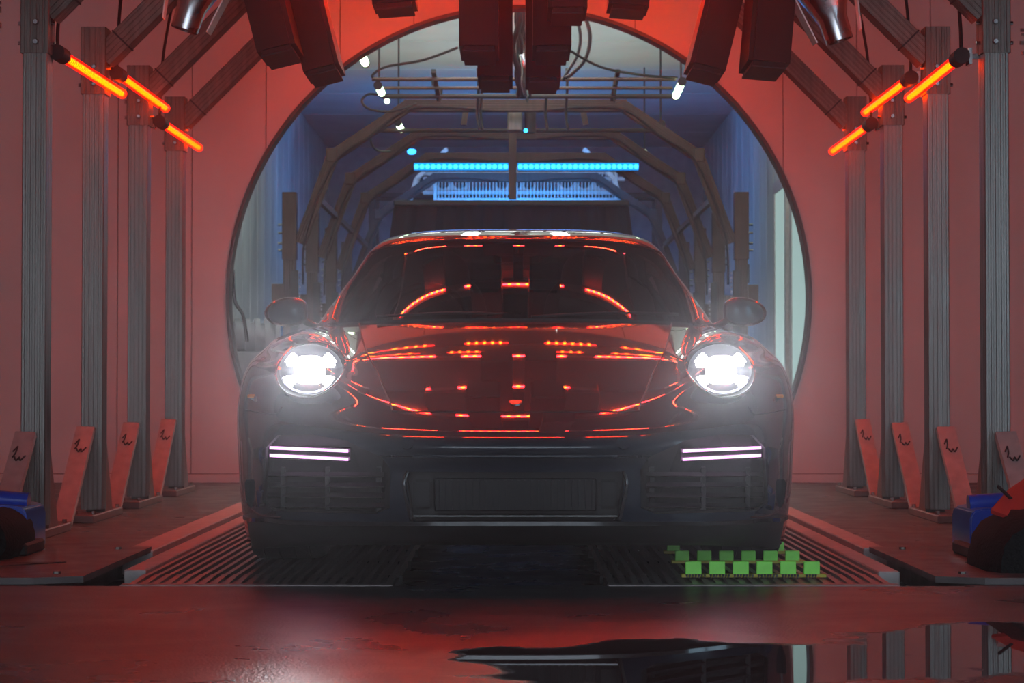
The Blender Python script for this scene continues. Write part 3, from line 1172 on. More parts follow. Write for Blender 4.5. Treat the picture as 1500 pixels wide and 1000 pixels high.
# blower equipment lit blue behind the light bar
for k, (px, w, h, lab) in enumerate(((650, 0.62, 0.26, 'left'), (755, 0.5, 0.22, 'middle'), (855, 0.66, 0.28, 'right'))):
    p = W(px, 284, 25.6)
    t = thing('blower_unit', '%s blue-lit blower unit behind the blue light bar' % lab, 'blower', p, 'blower units behind the blue light bar')
    bm = B(); box(bm, p.x - w / 2, p.x + w / 2, p.y - .2, p.y + .3, p.z, p.z + h, 0.03, 2)
    obj('housing', bm, m_plate, t, smooth='auto')
    for q in range(3):
        bm = B(); cyl(bm, (p.x - w / 3 + q * w / 3, p.y - .23, p.z + h * .5), (p.x - w / 3 + q * w / 3, p.y - .19, p.z + h * .5), h * .32, n=16)
        obj('intake_ring', bm, m_dark, t, smooth='auto')
for k, (py, Y) in enumerate(((262, 25.2), (282, 25.0), (252, 26.5))):
    a, b_ = W(620, py, Y), W(915, py, Y)
    bm = B(); beam(bm, a, b_, 0.05, 0.045)
    tag(obj('cross_pipe', bm, m_plate), ['blue-lit cross pipe just below the light bar', 'lowest blue-lit cross pipe above the curtain', 'blue-lit cross pipe just above the blowers'][k], 'pipe', 'pipes lit by the blue bar')
for s, nm in ((-1, 'left'), (1, 'right')):
    a = W(755 + s * 145, 262, 24.2); b_ = W(755 + s * 165, 330, 24.2)
    bm = B(); beam(bm, a, b_, 0.05, 0.05)
    beam(bm, a, W(755 + s * 100, 218, 24.2), 0.05, 0.05)
    tag(obj('blue_bracket', bm, m_plate), '%s bent bracket arm lit blue beside the light bar' % nm, 'bracket')

# wire mesh screen in the blue light
t = thing('mesh_screen', 'wire mesh screen glowing blue behind the light bar', 'screen', (0, 24.6, 0))
a, b_ = W(640, 250, 24.6), W(900, 290, 24.6)
for (x0, x1, z0, z1) in ((a.x, b_.x, a.z, a.z + .04), (a.x, b_.x, b_.z - .04, b_.z), (a.x - .04, a.x, 0, a.z + .04), (b_.x, b_.x + .04, 0, a.z + .04)):
    bm = B(); box(bm, x0, x1, 24.58, 24.62, z0, z1, .003)
    obj('frame_bar', bm, m_plate, t)
bm = B()
for k in range(52):
    xx = a.x + (b_.x - a.x) * (k + .5) / 52
    box(bm, xx - .005, xx + .005, 24.596, 24.604, b_.z, a.z)
tag(obj('wires', bm, m_plate, t), kind='stuff')
# cables and hoses
def cable(name, label, pts, r=0.012, m=m_cable, cat='cable'):
    bm = B(); tube(bm, pts, r, 8)
    return tag(obj(name, bm, m, smooth=True), label, cat)


cable('hose', 'thin black hose curving from the left pipe end up to the nozzles',
      [W(670, 70, 14.6), W(620, 88, 14.9), W(565, 98, 15.4), W(545, 112, 15.9), W(560, 117, 15.9)], 0.010, cat='hose')
cable('hose', 'thin black hose sagging to the right pipe end',
      [W(833, 73, 14.6), W(880, 98, 15.0), W(940, 110, 15.6), W(992, 114, 15.8)], 0.010, cat='hose')
cable('hose', 'large outer hose loop right of the centre nozzles',
      [W(852, 10, 15), W(864, 50, 15), W(858, 85, 15), W(838, 108, 15), W(828, 114, 15)], 0.014, cat='hose')
cable('hose', 'inner hose loop right of the centre nozzles',
      [W(840, 10, 15.1), W(850, 50, 15.1), W(846, 80, 15.1), W(832, 104, 15.1), W(824, 118, 15.1)], 0.012, cat='hose')
for k, (off, wob) in enumerate(((756, 5), (760, -4), (763, 3), (767, -3), (771, 4))):
    cable('drop_cable', ['leftmost', 'second from left', 'middle', 'second from right', 'rightmost'][k] + ' cable of the bundle between the centre nozzles',
          [W(off, -10, 14.2 + k * .1), W(off + wob, 30, 14.2 + k * .1), W(off - wob, 70, 14.3 + k * .1), W(off + wob, 110, 14.5), W(off + 4, 140, 15)],
          0.014 if k % 2 else 0.02, m_cable)
cable('drop_cable', 'silver braided hose in the bundle between the centre nozzles',
      [W(764, 80, 14.1), W(768, 100, 14.1), W(767, 120, 14.2), W(771, 140, 14.4)], 0.02, m_steel)
cable('hose', 'black hose loop at the left end of the spray pipes',
      [W(560, 140, 16.6), W(540, 138, 16.6), W(530, 148, 16.6), W(542, 160, 16.6), W(575, 163, 16.7), W(610, 152, 16.8)], 0.010, cat='hose')
cable('hose', 'round hose loop beside the second arch on the left',
      [W(566, 192, 18.6), W(549, 194, 18.6), W(543, 206, 18.6), W(552, 220, 18.7), W(572, 222, 18.8)], 0.010, cat='hose')
cable('hose', 'hose hanging on the left tunnel wall',
      [W(341, 395, 16.5), W(344, 440, 16.5), W(356, 462, 16.5), W(362, 500, 16.5)], 0.014, cat='hose')
for k, (x, xo) in enumerate(((700, 0), (705, 1), (800, 2), (830, 3))):
    cable('drop_cable', ['first', 'second', 'third', 'fourth'][k] + ' thin cable hanging behind the spray pipes, from the left',
          [W(x, 100, 17.2), W(x + 1, 130, 17.2), W(x - 1, 165, 17.3), W(x + 2, 190, 17.3)], 0.012)
# pump block hung at the tunnel centre
p = W(765, 178, 18.2)
t = thing('pump_block', 'dark pump block hanging at the centre below the nearest inner arch', 'pump', p)
bm = B(); box(bm, p.x - 0.13, p.x + .0, p.y - .08, p.y + .08, p.z - .09, p.z + .10, 0.01)
obj('body', bm, m_alu_old, t)
bm = B(); cyl(bm, (p.x + .07, p.y, p.z - .1), (p.x + .07, p.y, p.z + .12), 0.05, n=16)
obj('canister', bm, m_black, t, smooth='auto')
bm = B(); blob(bm, (p.x + 0.03, p.y - .09, p.z - .09), (0.018,) * 3, 8, 6)
obj('indicator', bm, e_blue, t)
# coiled ribbed hose by the left tunnel wall
p = W(352, 492, 17.2)
t = thing('ribbed_duct', 'fat grey ribbed duct lying by the left tunnel wall', 'duct', p)
bm = B(); cyl(bm, p + Vector((-0.15, 0, 0)), p + Vector((0.28, 0.1, -0.02)), 0.13, 0.12, 20)
obj('core', bm, m_roll, t, smooth='auto')
for k in range(6):
    c = p + Vector((-0.13 + k * 0.08, 0.02 * k, 0))
    bm = B(); cyl(bm, c, c + Vector((0.04, 0.008, 0)), 0.15, n=20)
    bmesh.ops.bevel(bm, geom=[e for e in bm.edges if not e.is_manifold or e.calc_face_angle(0) > 1], offset=0.012, segments=2, affect='EDGES')
    obj('rib', bm, m_roll, t, smooth='auto')
bm = B(); box(bm, p.x - .2, p.x + .3, p.y - .1, p.y + .25, 0, p.z - 0.13, 0.01)
obj('stand', bm, m_roll, t)
# green pilot light on the right-hand post inside the tunnel
p = W(1090, 399, 19.7)
t = thing('control_box', 'small control box with green pilot light on a right post', 'control box', p)
bm = B(); box(bm, p.x - .05, p.x + .05, p.y - .02, p.y + .04, p.z - .10, p.z + .08, .005)
obj('body', bm, m_black, t)
bm = B(); blob(bm, (p.x, p.y - .03, p.z), (0.02,) * 3, 8, 6)
obj('pilot_light', bm, e_green, t)

# raised grey sign strokes cut by the right edge of the frame
p = W(1496, 60, YW - 0.004)
t = thing('wall_sign', 'pale grey raised sign strokes on the wall, cut by the right edge', 'sign', p)
for (y0, y1, x0) in ((42, 47, 1494), (49, 53, 1495), (60, 66, 1493), (75, 81, 1496)):
    a, b_ = W(x0, y0, YW), W(1512, y1, YW)
    bm = B(); box(bm, a.x, b_.x, YW - 0.012, YW - 0.002, b_.z, a.z, 0.003)
    obj('stroke', bm, m_silver, t)
p = W(0, 30, YW - 0.004)
t = thing('wall_sign', 'pale grey raised sign strokes on the wall, cut by the left edge', 'sign', p)
for (y0, y1) in ((2, 7), (10, 19), (33, 42)):
    a, b_ = W(-14, y0, YW), W(2.5, y1, YW)
    bm = B(); box(bm, a.x, b_.x, YW - 0.012, YW - 0.002, b_.z, a.z, 0.003)
    obj('stroke', bm, m_silver, t)

# ================================================================== SIDE WHEEL BRUSHES
def wheel_brush(label, s, bx, by, bz, br, cx, cy):
    """cx,cy: shroud corner"""
    t = thing('wheel_brush', label, 'brush machine', (bx, by, 0))
    # bristle drum
    bm = B()
    n = 40
    rings = []
    for (yy, rr) in ((-0.20, 0.25), (-0.19, 0.8), (-0.12, 0.98), (0.02, 1.0), (0.16, 0.97), (0.22, 0.75), (0.23, 0.2)):
        ring = []
        for i in range(n):
            a = 2 * math.pi * i / n
            r = br * rr * (1 + 0.018 * math.sin(7 * a + yy * 20) + 0.012 * math.sin(17 * a))
            ring.append(Vector((bx + r * math.cos(a), by + yy, bz + r * math.sin(a))))
        rings.append(ring)
    loft(bm, rings)
    obj('bristle_drum', bm, m_bristle, t, smooth='auto')
    bm = B(); cyl(bm, (bx, by - 0.22, bz), (bx, by + 0.5, bz), 0.03, n=12)
    obj('axle', bm, m_steel, t, smooth='auto')
    # blue shroud : rounded top, open below
    bm = B()
    w = 0.13
    x0 = cx
    prof = [(0, -0.16), (0, -0.03), (0.012, -0.008), (0.04, 0.0), (0.34, 0.008), (0.34, -0.045), (0.075, -0.05), (0.075, -0.16)]
    prism(bm, [(x0 + s * a, bz_ + 0) for a, bz_ in [(p_[0], SHZ + p_[1]) for p_ in prof]], cy, cy + 0.30)
    bmesh.ops.bevel(bm, geom=[e for e in bm.edges], offset=0.006, segments=2, affect='EDGES', clamp_overlap=True)
    obj('shroud', bm, m_blue, t, smooth='auto')
    bm = B(); cyl(bm, (x0 + s * 0.02, cy + 0.12, SHZ + 0.01), (x0 + s * 0.5, cy + 0.12, SHZ + 0.045), 0.032, n=14)
    obj('drive_arm', bm, m_blue, t, smooth='auto')
    bm = B()
    cyl(bm, (x0 + s * 0.03, cy + 0.06, 0.06), (x0 + s * 0.015, cy + 0.06, SHZ - 0.12), 0.011, n=10)
    obj('strut', bm, m_steel, t)
    bm = B()
    cyl(bm, (x0 + s * 0.075, cy + 0.06, 0.06), (x0 + s * 0.055, cy + 0.06, SHZ - 0.12), 0.013, n=10)
    obj('strut', bm, m_steel, t)
    bm = B(); box(bm, min(x0 - s * .03, x0 + s * .30), max(x0 - s * .03, x0 + s * .30), cy - 0.12, cy + 0.16, 0.022, 0.065, 0.008)
    obj('foot_block', bm, m_rubber, t)
    return t


SHZ = W(65, 741, 7.3).z
t = wheel_brush('blue-covered wheel brush machine at the lower left edge', -1, W(-12, 790, 7.15).x, 7.2, W(-12, 790, 7.15).z, 0.105, W(39, 741, 7.3).x, 7.30)
SHZ = W(1398, 745, 7.2).z
t = wheel_brush('blue-covered wheel brush machine with a big black drum at the lower right', 1, W(1508, 822, 6.72).x, 6.72, W(1508, 822, 6.72).z, 0.172, W(1421, 745, 7.2).x, 7.2)
# red flap lying on the right machine
bm = B()
pts = [W(1452, 752, 6.75), W(1478, 722, 6.95), W(1510, 700, 7.1), W(1560, 690, 7.1), W(1570, 770, 6.7), W(1500, 768, 6.6)]
a = [bm.verts.new(p_) for p_ in pts]
b_ = [bm.verts.new(p_ + Vector((0, 0.01, 0.012))) for p_ in pts]
bm.faces.new(a); bm.faces.new(b_)
for i in range(len(pts)):
    j = (i + 1) % len(pts)
    bm.faces.new((a[i], a[j], b_[j], b_[i]))
obj('red_flap', bm, m_redcover, t, label='dull red rubber flap')
bm = B(); cyl(bm, W(1462, 712, 6.9), W(1481, 730, 6.85), 0.006, n=8)
obj('pin', bm, m_black, t)

# ================================================================== GREEN CLEATS
t = thing('cleated_mat', 'rows of upright green plastic plates on the grate before the right wheel', 'green plates', (0.75, 6.6, 0))
def row(n, x0px, pitchpx, wpx, ytop, ybot, Y, teeth):
    p0 = W(x0px, ybot, Y)
    k = Y / F
    z0 = 0.012
    h = (ybot - ytop) * k
    w = wpx * k
    first = None
    for i in range(n):
        x = p0.x + i * pitchpx * k
        if first is None:
            bm = B(); box(bm, x, x + w, Y, Y + 0.012, z0, z0 + h, 0.002)
            first = obj('green_plate', bm, m_green, t, loc=(x, Y, z0))
        else:
            c = first.copy(); C.objects.link(c)
            c.location.x = first.location.x + i * pitchpx * k
    xe = p0.x + ((n - 1) * pitchpx + wpx) * k
    bm = B(); box(bm, p0.x - 0.012, xe + 0.02, Y - 0.006, Y + 0.03, 0.004, 0.014, .001)
    obj('link_bar', bm, m_yellow, t, label='yellow green link bar')
    if teeth:
        bm = B()
        nt_ = int((xe - p0.x) / 0.0095)
        for i in range(nt_):
            xx = p0.x + i * 0.0095
            if ((xx - p0.x) / (pitchpx * k)) % 1 < 0.80:
                prism(bm, [(xx, 0.014), (xx + 0.007, 0.014), (xx + 0.0035, 0.0)], Y - 0.016, Y - 0.006)
        tag(obj('teeth', bm, m_dark, t), kind='stuff')


row(6, 1004, 34.6, 23.5, 823.5, 843, 6.58, True)
row(6, 989, 32.2, 21.0, 809, 824, 7.10, False)
row(1, 977, 29.6, 19.0, 797, 811, 7.52, False)
row(1, 1139.5, 29.6, 9.5, 797, 811, 7.52, False)

# ================================================================== CAR
car = thing('car', 'dark slate sports car with blazing headlights facing the camera', 'car', (0, 8.4, 0))


def bspline_basis(n, ts, p=3):
    kn = np.concatenate([np.zeros(p), np.linspace(0, 1, n - p + 1), np.ones(p)])
    ts = np.clip(np.asarray(ts, float), 0, 1 - 1e-9)
    N = np.zeros((len(ts), n + p))
    for i in range(n + p):
        N[:, i] = (ts >= kn[i]) & (ts < kn[i + 1])
    for d in range(1, p + 1):
        M = np.zeros((len(ts), n + p - d))
        for i in range(n + p - d):
            a = kn[i + d] - kn[i]
            b = kn[i + d + 1] - kn[i + 1]
            if a > 0:
                M[:, i] += (ts - kn[i]) / a * N[:, i]
            if b > 0:
                M[:, i] += (kn[i + d + 1] - ts) / b * N[:, i + 1]
        N = M
    gre = np.array([kn[i + 1:i + p + 1].mean() for i in range(n)])
    return N, gre


def surf(grid, nu, nv, blend=0.6, extra_u=(), extra_v=()):
    """grid[i][j] control/data points; returns (array[nv][nu][3], u params, v params, gre_u, gre_v)"""
    G = np.array(grid, float)
    R_, C_ = G.shape[:2]
    _, gu = bspline_basis(C_, [0])
    _, gv = bspline_basis(R_, [0])
    Bu, _ = bspline_basis(C_, gu)
    Bv, _ = bspline_basis(R_, gv)
    I = np.einsum('ij,jkc->ikc', np.linalg.inv(Bv), G)
    I = np.einsum('ij,kjc->kic', np.linalg.inv(Bu), I)
    G2 = blend * I + (1 - blend) * G
    G2[:, 1, 1:] = G2[:, 0, 1:]          # level across the centre line
    us = np.linspace(0, 1, nu)
    vs = np.linspace(0, 1, nv)
    for e in extra_u:
        k = np.argmin(abs(us - gu[e])); us[k] = gu[e]
    for e in extra_v:
        k = np.argmin(abs(vs - gv[e])); vs[k] = gv[e]
    Nu, _ = bspline_basis(C_, us)
    Nv, _ = bspline_basis(R_, vs)
    P = np.einsum('ij,jkc->ikc', Nv, G2)
    P = np.einsum('ij,kjc->kic', Nu, P)
    return P, us, vs, gu, gv


def hp(hw, py, Y):
    v = W(755 + hw, py, Y)
    return (v.x, v.y, v.z)


ROWS = [
    [hp(0, 797, 6.34), hp(90, 797, 6.34), hp(185, 797, 6.38), hp(262, 798, 6.45), hp(322, 799, 6.54), hp(360, 800, 6.64), hp(385, 803, 6.80), (.925, 7.12, .13), (.925, 7.70, .13), (.915, 8.15, .13)],
    [hp(0, 768, 6.20), hp(90, 768, 6.20), hp(185, 768, 6.24), hp(262, 768, 6.32), hp(325, 766, 6.42), hp(368, 762, 6.54), hp(394, 757, 6.74), (.940, 7.12, .24), (.935, 7.70, .24), (.925, 8.15, .24)],
    [hp(0, 700, 6.19), hp(90, 700, 6.20), hp(185, 699, 6.24), hp(262, 698, 6.31), hp(328, 696, 6.41), hp(372, 692, 6.53), hp(398, 688, 6.73), (.950, 7.12, .37), (.945, 7.70, .36), (.935, 8.15, .36)],
    [hp(0, 664, 6.13), hp(90, 664, 6.14), hp(185, 663, 6.18), hp(262, 661, 6.26), hp(328, 657, 6.37), hp(373, 652, 6.51), hp(400, 648, 6.72), (.955, 7.12, .47), (.950, 7.70, .46), (.940, 8.15, .46)],
    [hp(0, 638, 6.15), hp(90, 638, 6.16), hp(185, 636, 6.20), hp(260, 630, 6.28), hp(322, 623, 6.39), hp(369, 616, 6.53), hp(399, 609, 6.74), (.953, 7.12, .56), (.948, 7.70, .55), (.938, 8.15, .55)],
    [hp(0, 603, 6.34), hp(90, 603, 6.345), hp(183, 602, 6.37), hp(246, 595, 6.43), hp(305, 585, 6.50), hp(355, 577, 6.61), hp(390, 568, 6.80), (.942, 7.14, .64), (.937, 7.70, .63), (.926, 8.15, .62)],
    [hp(0, 573, 6.55), hp(95, 573, 6.55), hp(195, 573, 6.56), hp(252, 557, 6.59), hp(304, 539, 6.63), hp(348, 539, 6.72), hp(376, 535, 6.88), (.915, 7.18, .705), (.912, 7.70, .70), (.905, 8.15, .70)],
    [hp(0, 541, 6.82), hp(102, 541, 6.82), hp(210, 541, 6.83), hp(257, 521, 6.83), hp(300, 503, 6.82), hp(338, 506, 6.90), hp(360, 512, 7.03), (.870, 7.28, .760), (.872, 7.70, .765), (.865, 8.15, .77)],
    [hp(0, 505, 7.20), hp(108, 505.5, 7.20), hp(228, 506, 7.20), hp(262, 491, 7.16), hp(292, 480, 7.12), hp(320, 484, 7.18), hp(336, 492, 7.28), (.815, 7.45, .805), (.815, 7.78, .815), (.820, 8.15, .820)],
    [hp(0, 467, 7.72), hp(112, 468, 7.73), hp(236, 472, 7.76), hp(255, 476, 7.78), hp(270, 478, 7.81), (.715, 7.90, .845), (.735, 7.98, .848), (.755, 8.06, .848), (.770, 8.13, .846), (.785, 8.20, .843)],
]
NU, NV = 100, 100
P, us, vs, gu, gv = surf(ROWS, NU, NV, 0.75, extra_u=(2,), extra_v=(5,))
ju = int(np.argmin(abs(us - gu[2])))
jv = int(np.argmin(abs(vs - gv[5])))
P[:, 0, 0] = 0.0
jlip = int(np.argmin(abs(vs - gv[1] * 1.05)))

bm = bmesh.new()
grid = [[bm.verts.new(P[i][j]) for j in range(NU)] for i in range(NV)]
for i in range(NV - 1):
    for j in range(NU - 1):
        f = bm.faces.new((grid[i][j], grid[i][j + 1], grid[i + 1][j + 1], grid[i + 1][j]))
        f.smooth = True
        if i >= jv and j < ju:
            f.material_index = 1            # bonnet
        elif i < jlip and j < NU * 0.72:
            f.material_index = 4            # black lower valance
        elif i < jv and j < NU * 0.72:
            f.material_index = 2            # bumper
# rear body loft : stations behind the front patch, profile = side column then top back to the centre line
side0 = [grid[i][NU - 1] for i in range(NV)]
top0 = [grid[NV - 1][j] for j in range(NU - 2, -1, -1)]
prof0 = side0 + top0
sideP = np.array([v.co[:] for v in side0])
topP = np.array([v.co[:] for v in top0])
stations = [  # Y, width scale vs .94, z lift of shoulder, belt z centre, belt x
    (8.7, 0.945, 0.0, 0.85, 0.785), (9.2, 0.965, 0.01, 0.86, 0.80), (9.65, 0.985, 0.02, 0.88, 0.82), (10.1, 0.97, 0.0, 0.87, 0.80),
    (10.45, 0.92, -0.03, 0.83, 0.74), (10.62, 0.84, -0.08, 0.76, 0.66)]
prev = prof0
for (Y, wm, dz, zc, bx) in stations:
    ring = []
    k = wm / 0.94
    for p_ in sideP:
        z = p_[2]
        ring.append(bm.verts.new((p_[0] * k, Y, z + dz * max(0, (z - 0.3) / 0.5) + (0.04 if Y > 10.3 and z < 0.3 else 0))))
    zs = ring[-1].co.z
    xs_ = ring[-1].co.x
    for j, p_ in enumerate(topP):
        f_ = (j + 1) / len(topP)
        ring.append(bm.verts.new((xs_ * (1 - f_), Y, zs + (zc - zs) * math.sin(f_ * math.pi / 2))))
    ring[-1].co.x = 0
    for a in range(len(ring) - 1):
        f = bm.faces.new((prev[a], ring[a], ring[a + 1], prev[a + 1]))
        f.smooth = True
    prev = ring
# tail cap : fan to centre line
cz = [bm.verts.new((0, 10.66, 0.17 + (prev[-1].co.z - 0.17) * t_)) for t_ in (0, .5)]
mid = cz[1]
for a in range(len(prev) - 1):
    bm.faces.new((prev[a], mid, prev[a + 1]))
bm.faces.new((prev[0], cz[0], mid))
# mirror
geom = bm.verts[:] + bm.edges[:] + bm.faces[:]
r = bmesh.ops.duplicate(bm, geom=geom)
nv = [g for g in r['geom'] if isinstance(g, bmesh.types.BMVert)]
for v in nv:
    v.co.x = -v.co.x
nf = [g for g in r['geom'] if isinstance(g, bmesh.types.BMFace)]
bmesh.ops.reverse_faces(bm, faces=nf)
bmesh.ops.remove_doubles(bm, verts=bm.verts, dist=0.0004)
be = [e for e in bm.edges if e.is_boundary]
bmesh.ops.holes_fill(bm, edges=be, sides=0)
bmesh.ops.recalc_face_normals(bm, faces=bm.faces)
bvh = BVHTree.FromBMesh(bm)
CAMP = Vector((0, 0, CAMZ))


def hit(px, py, off=0.0):
    d = (CM @ Vector(((px - 750) / F, (500 - py) / F, -1))).normalized()
    loc, n, i, dist = bvh.ray_cast(CAMP, d)
    if loc is None:
        return W(px, py, 6.6), Vector((0, -1, 0))
    if n.dot(d) > 0:
        n = -n
    return loc + n * off, n


me = bpy.data.meshes.new('body_raw')
bm.to_mesh(me)
bm.free()
body = bpy.data.objects.new('body_raw', me)
C.objects.link(body)
for mm in (m_paint, m_paint, m_paint, m_dark, m_black):
    me.materials.append(mm)


def cutter(bm, name):
    bmesh.ops.recalc_face_normals(bm, faces=bm.faces)
    m2 = bpy.data.meshes.new(name)
    bm.to_mesh(m2)
    bm.free()
    for mm in (m_dark, m_dark, m_dark, m_dark):
        m2.materials.append(mm)
    for p_ in m2.polygons:
        p_.material_index = 3
    o = bpy.data.objects.new(name, m2)
    C.objects.link(o)
    md = body.modifiers.new(name, 'BOOLEAN')
    md.operation = 'DIFFERENCE'
    md.solver = 'EXACT'
    md.object = o
    return o


HLX, HLY = 304, 541
HEADW = 32
cutters = []
SIDE_POLY = [(183, 688), (196, 669), (248, 645), (300, 636), (348, 637), (366, 656), (370, 734), (354, 748), (205, 752), (184, 744)]
CEN_POLY = [(0, 691), (155, 691), (161, 697), (152, 760), (146, 765), (0, 765)]
for s in (-1, 1):
    # wheel wells
    for yc in (7.35, 9.62):
        bm = B(); cyl(bm, (s * 0.60, yc, 0.335), (s * 1.2, yc, 0.335), 0.365, n=48)
        cutters.append(cutter(bm, 'cut_well'))
    # headlight buckets
    bm = B()
    c = hit(755 + s * HLX, HLY)[0]
    pr = []
    for i in range(40):
        a = 2 * math.pi * i / 40
        pr.append((c.x + 0.108 * math.cos(a), c.z + 0.088 * math.sin(a)))
    prism(bm, pr, 6.2, 6.86)
    cutters.append(cutter(bm, 'cut_head'))
    # side intakes
    bm = B()
    pts = [hit(755 + s * h, p_)[0] for h, p_ in SIDE_POLY]
    a = [bm.verts.new((p_.x, 5.9, p_.z)) for p_ in pts]
    b_ = [bm.verts.new((p_.x, p_.y + 0.09, p_.z)) for p_ in pts]
    bm.faces.new(a)
    bmesh.ops.triangulate(bm, faces=[bm.faces.new(list(reversed(b_)))])
    for i in range(len(a)):
        j = (i + 1) % len(a)
        bm.faces.new((a[i], b_[i], b_[j], a[j]))
    cutters.append(cutter(bm, 'cut_intake'))
bm = B()
poly = [(h, p_) for h, p_ in CEN_POLY] + [(-h, p_) for h, p_ in reversed(CEN_POLY) if h > 0]
pts = [W(755 + h, p_, 6.2) for h, p_ in poly]
prism(bm, [(p_.x, p_.z) for p_ in pts], 5.9, 6.32)
cutters.append(cutter(bm, 'cut_centre'))
bpy.context.view_layer.update()
dg = bpy.context.evaluated_depsgraph_get()
me2 = bpy.data.meshes.new_from_object(body.evaluated_get(dg))
print('BODY', len(me.polygons), '->', len(me2.polygons))
for o in cutters:
    bpy.data.objects.remove(o, do_unlink=True)
bpy.data.objects.remove(body, do_unlink=True)


def split(me_, idx, name, mat, smooth=True):
    bm = bmesh.new()
    bm.from_mesh(me_)
    dele = [f for f in bm.faces if f.material_index not in idx]
    bmesh.ops.delete(bm, geom=dele, context='FACES')
    for f in bm.faces:
        f.material_index = 0
    o = obj(name, bm, mat, car, recalc=False)
    for p_ in o.data.polygons:
        p_.use_smooth = smooth
    set_auto(o, 40)
    return o


split(me2, (0,), 'body_shell', m_paint)
split(me2, (1,), 'bonnet', m_paint)
split(me2, (2,), 'front_bumper', m_paint)
split(me2, (4,), 'lower_valance', m_black)
bm = bmesh.new()
bm.from_mesh(me2)
bmesh.ops.delete(bm, geom=[f for f in bm.faces if f.material_index != 3], context='FACES')
bm.faces.ensure_lookup_table()
seen = set()
for f0 in list(bm.faces):
    if f0 in seen:
        continue
    isl, st = [], [f0]
    seen.add(f0)
    while st:
        f = st.pop()
        isl.append(f)
        for e in f.edges:
            for g_ in e.link_faces:
                if g_ not in seen:
                    seen.add(g_)
                    st.append(g_)
    b2 = bmesh.new()
    vm = {}
    for f in isl:
        b2.faces.new([vm.setdefault(v, None) or vm.__setitem__(v, b2.verts.new(v.co)) or vm[v] for v in f.verts])
    obj('recess_lining', b2, m_dark, car, recalc=False)
bm.free()

# --- shut lines
def line_on_body(name, pxs, r=0.0022, off=0.0006, mat=m_dark, sub=8, parent=None):
    ps = smooth_pts([Vector((a, b, 0)) for a, b in pxs], sub)
    for s in (-1, 1):
        bm = B()
        tube(bm, [hit(755 + s * p_.x, p_.y, off)[0] for p_ in ps], r, 6, 1)
        obj(name, bm, mat, parent or car)


bed = [Vector(P[i][ju]) for i in range(jv, NV)]
for s in (-1, 1):
    bm = B(); tube(bm, [Vector((s * p_.x, p_.y, p_.z + 0.0005)) for p_ in bed], 0.0028, 6, 1)
    obj('bonnet_gap', bm, m_dark, car)
bm = B(); tube(bm, [Vector((s * P[jv][j][0], P[jv][j][1] - 0.0003, P[jv][j][2])) for s, rng in ((-1, range(ju, 0, -1)), (1, range(0, ju + 1))) for j in rng], 0.0024, 6, 1)
obj('bonnet_gap', bm, m_dark, car)
line_on_body('fender_seam', [(395, 600), (375, 604), (350, 606), (342, 596)], 0.0016)
# parking sensors
for s in (-1, 1):
    c, n = hit(755 + s * 158, 649, 0.0)
    bm = B(); cyl(bm, c - n * 0.004, c + n * 0.0012, 0.020, n=24)
    obj('parking_sensor', bm, m_gloss_black if 0 else m_paint, car, smooth='auto')

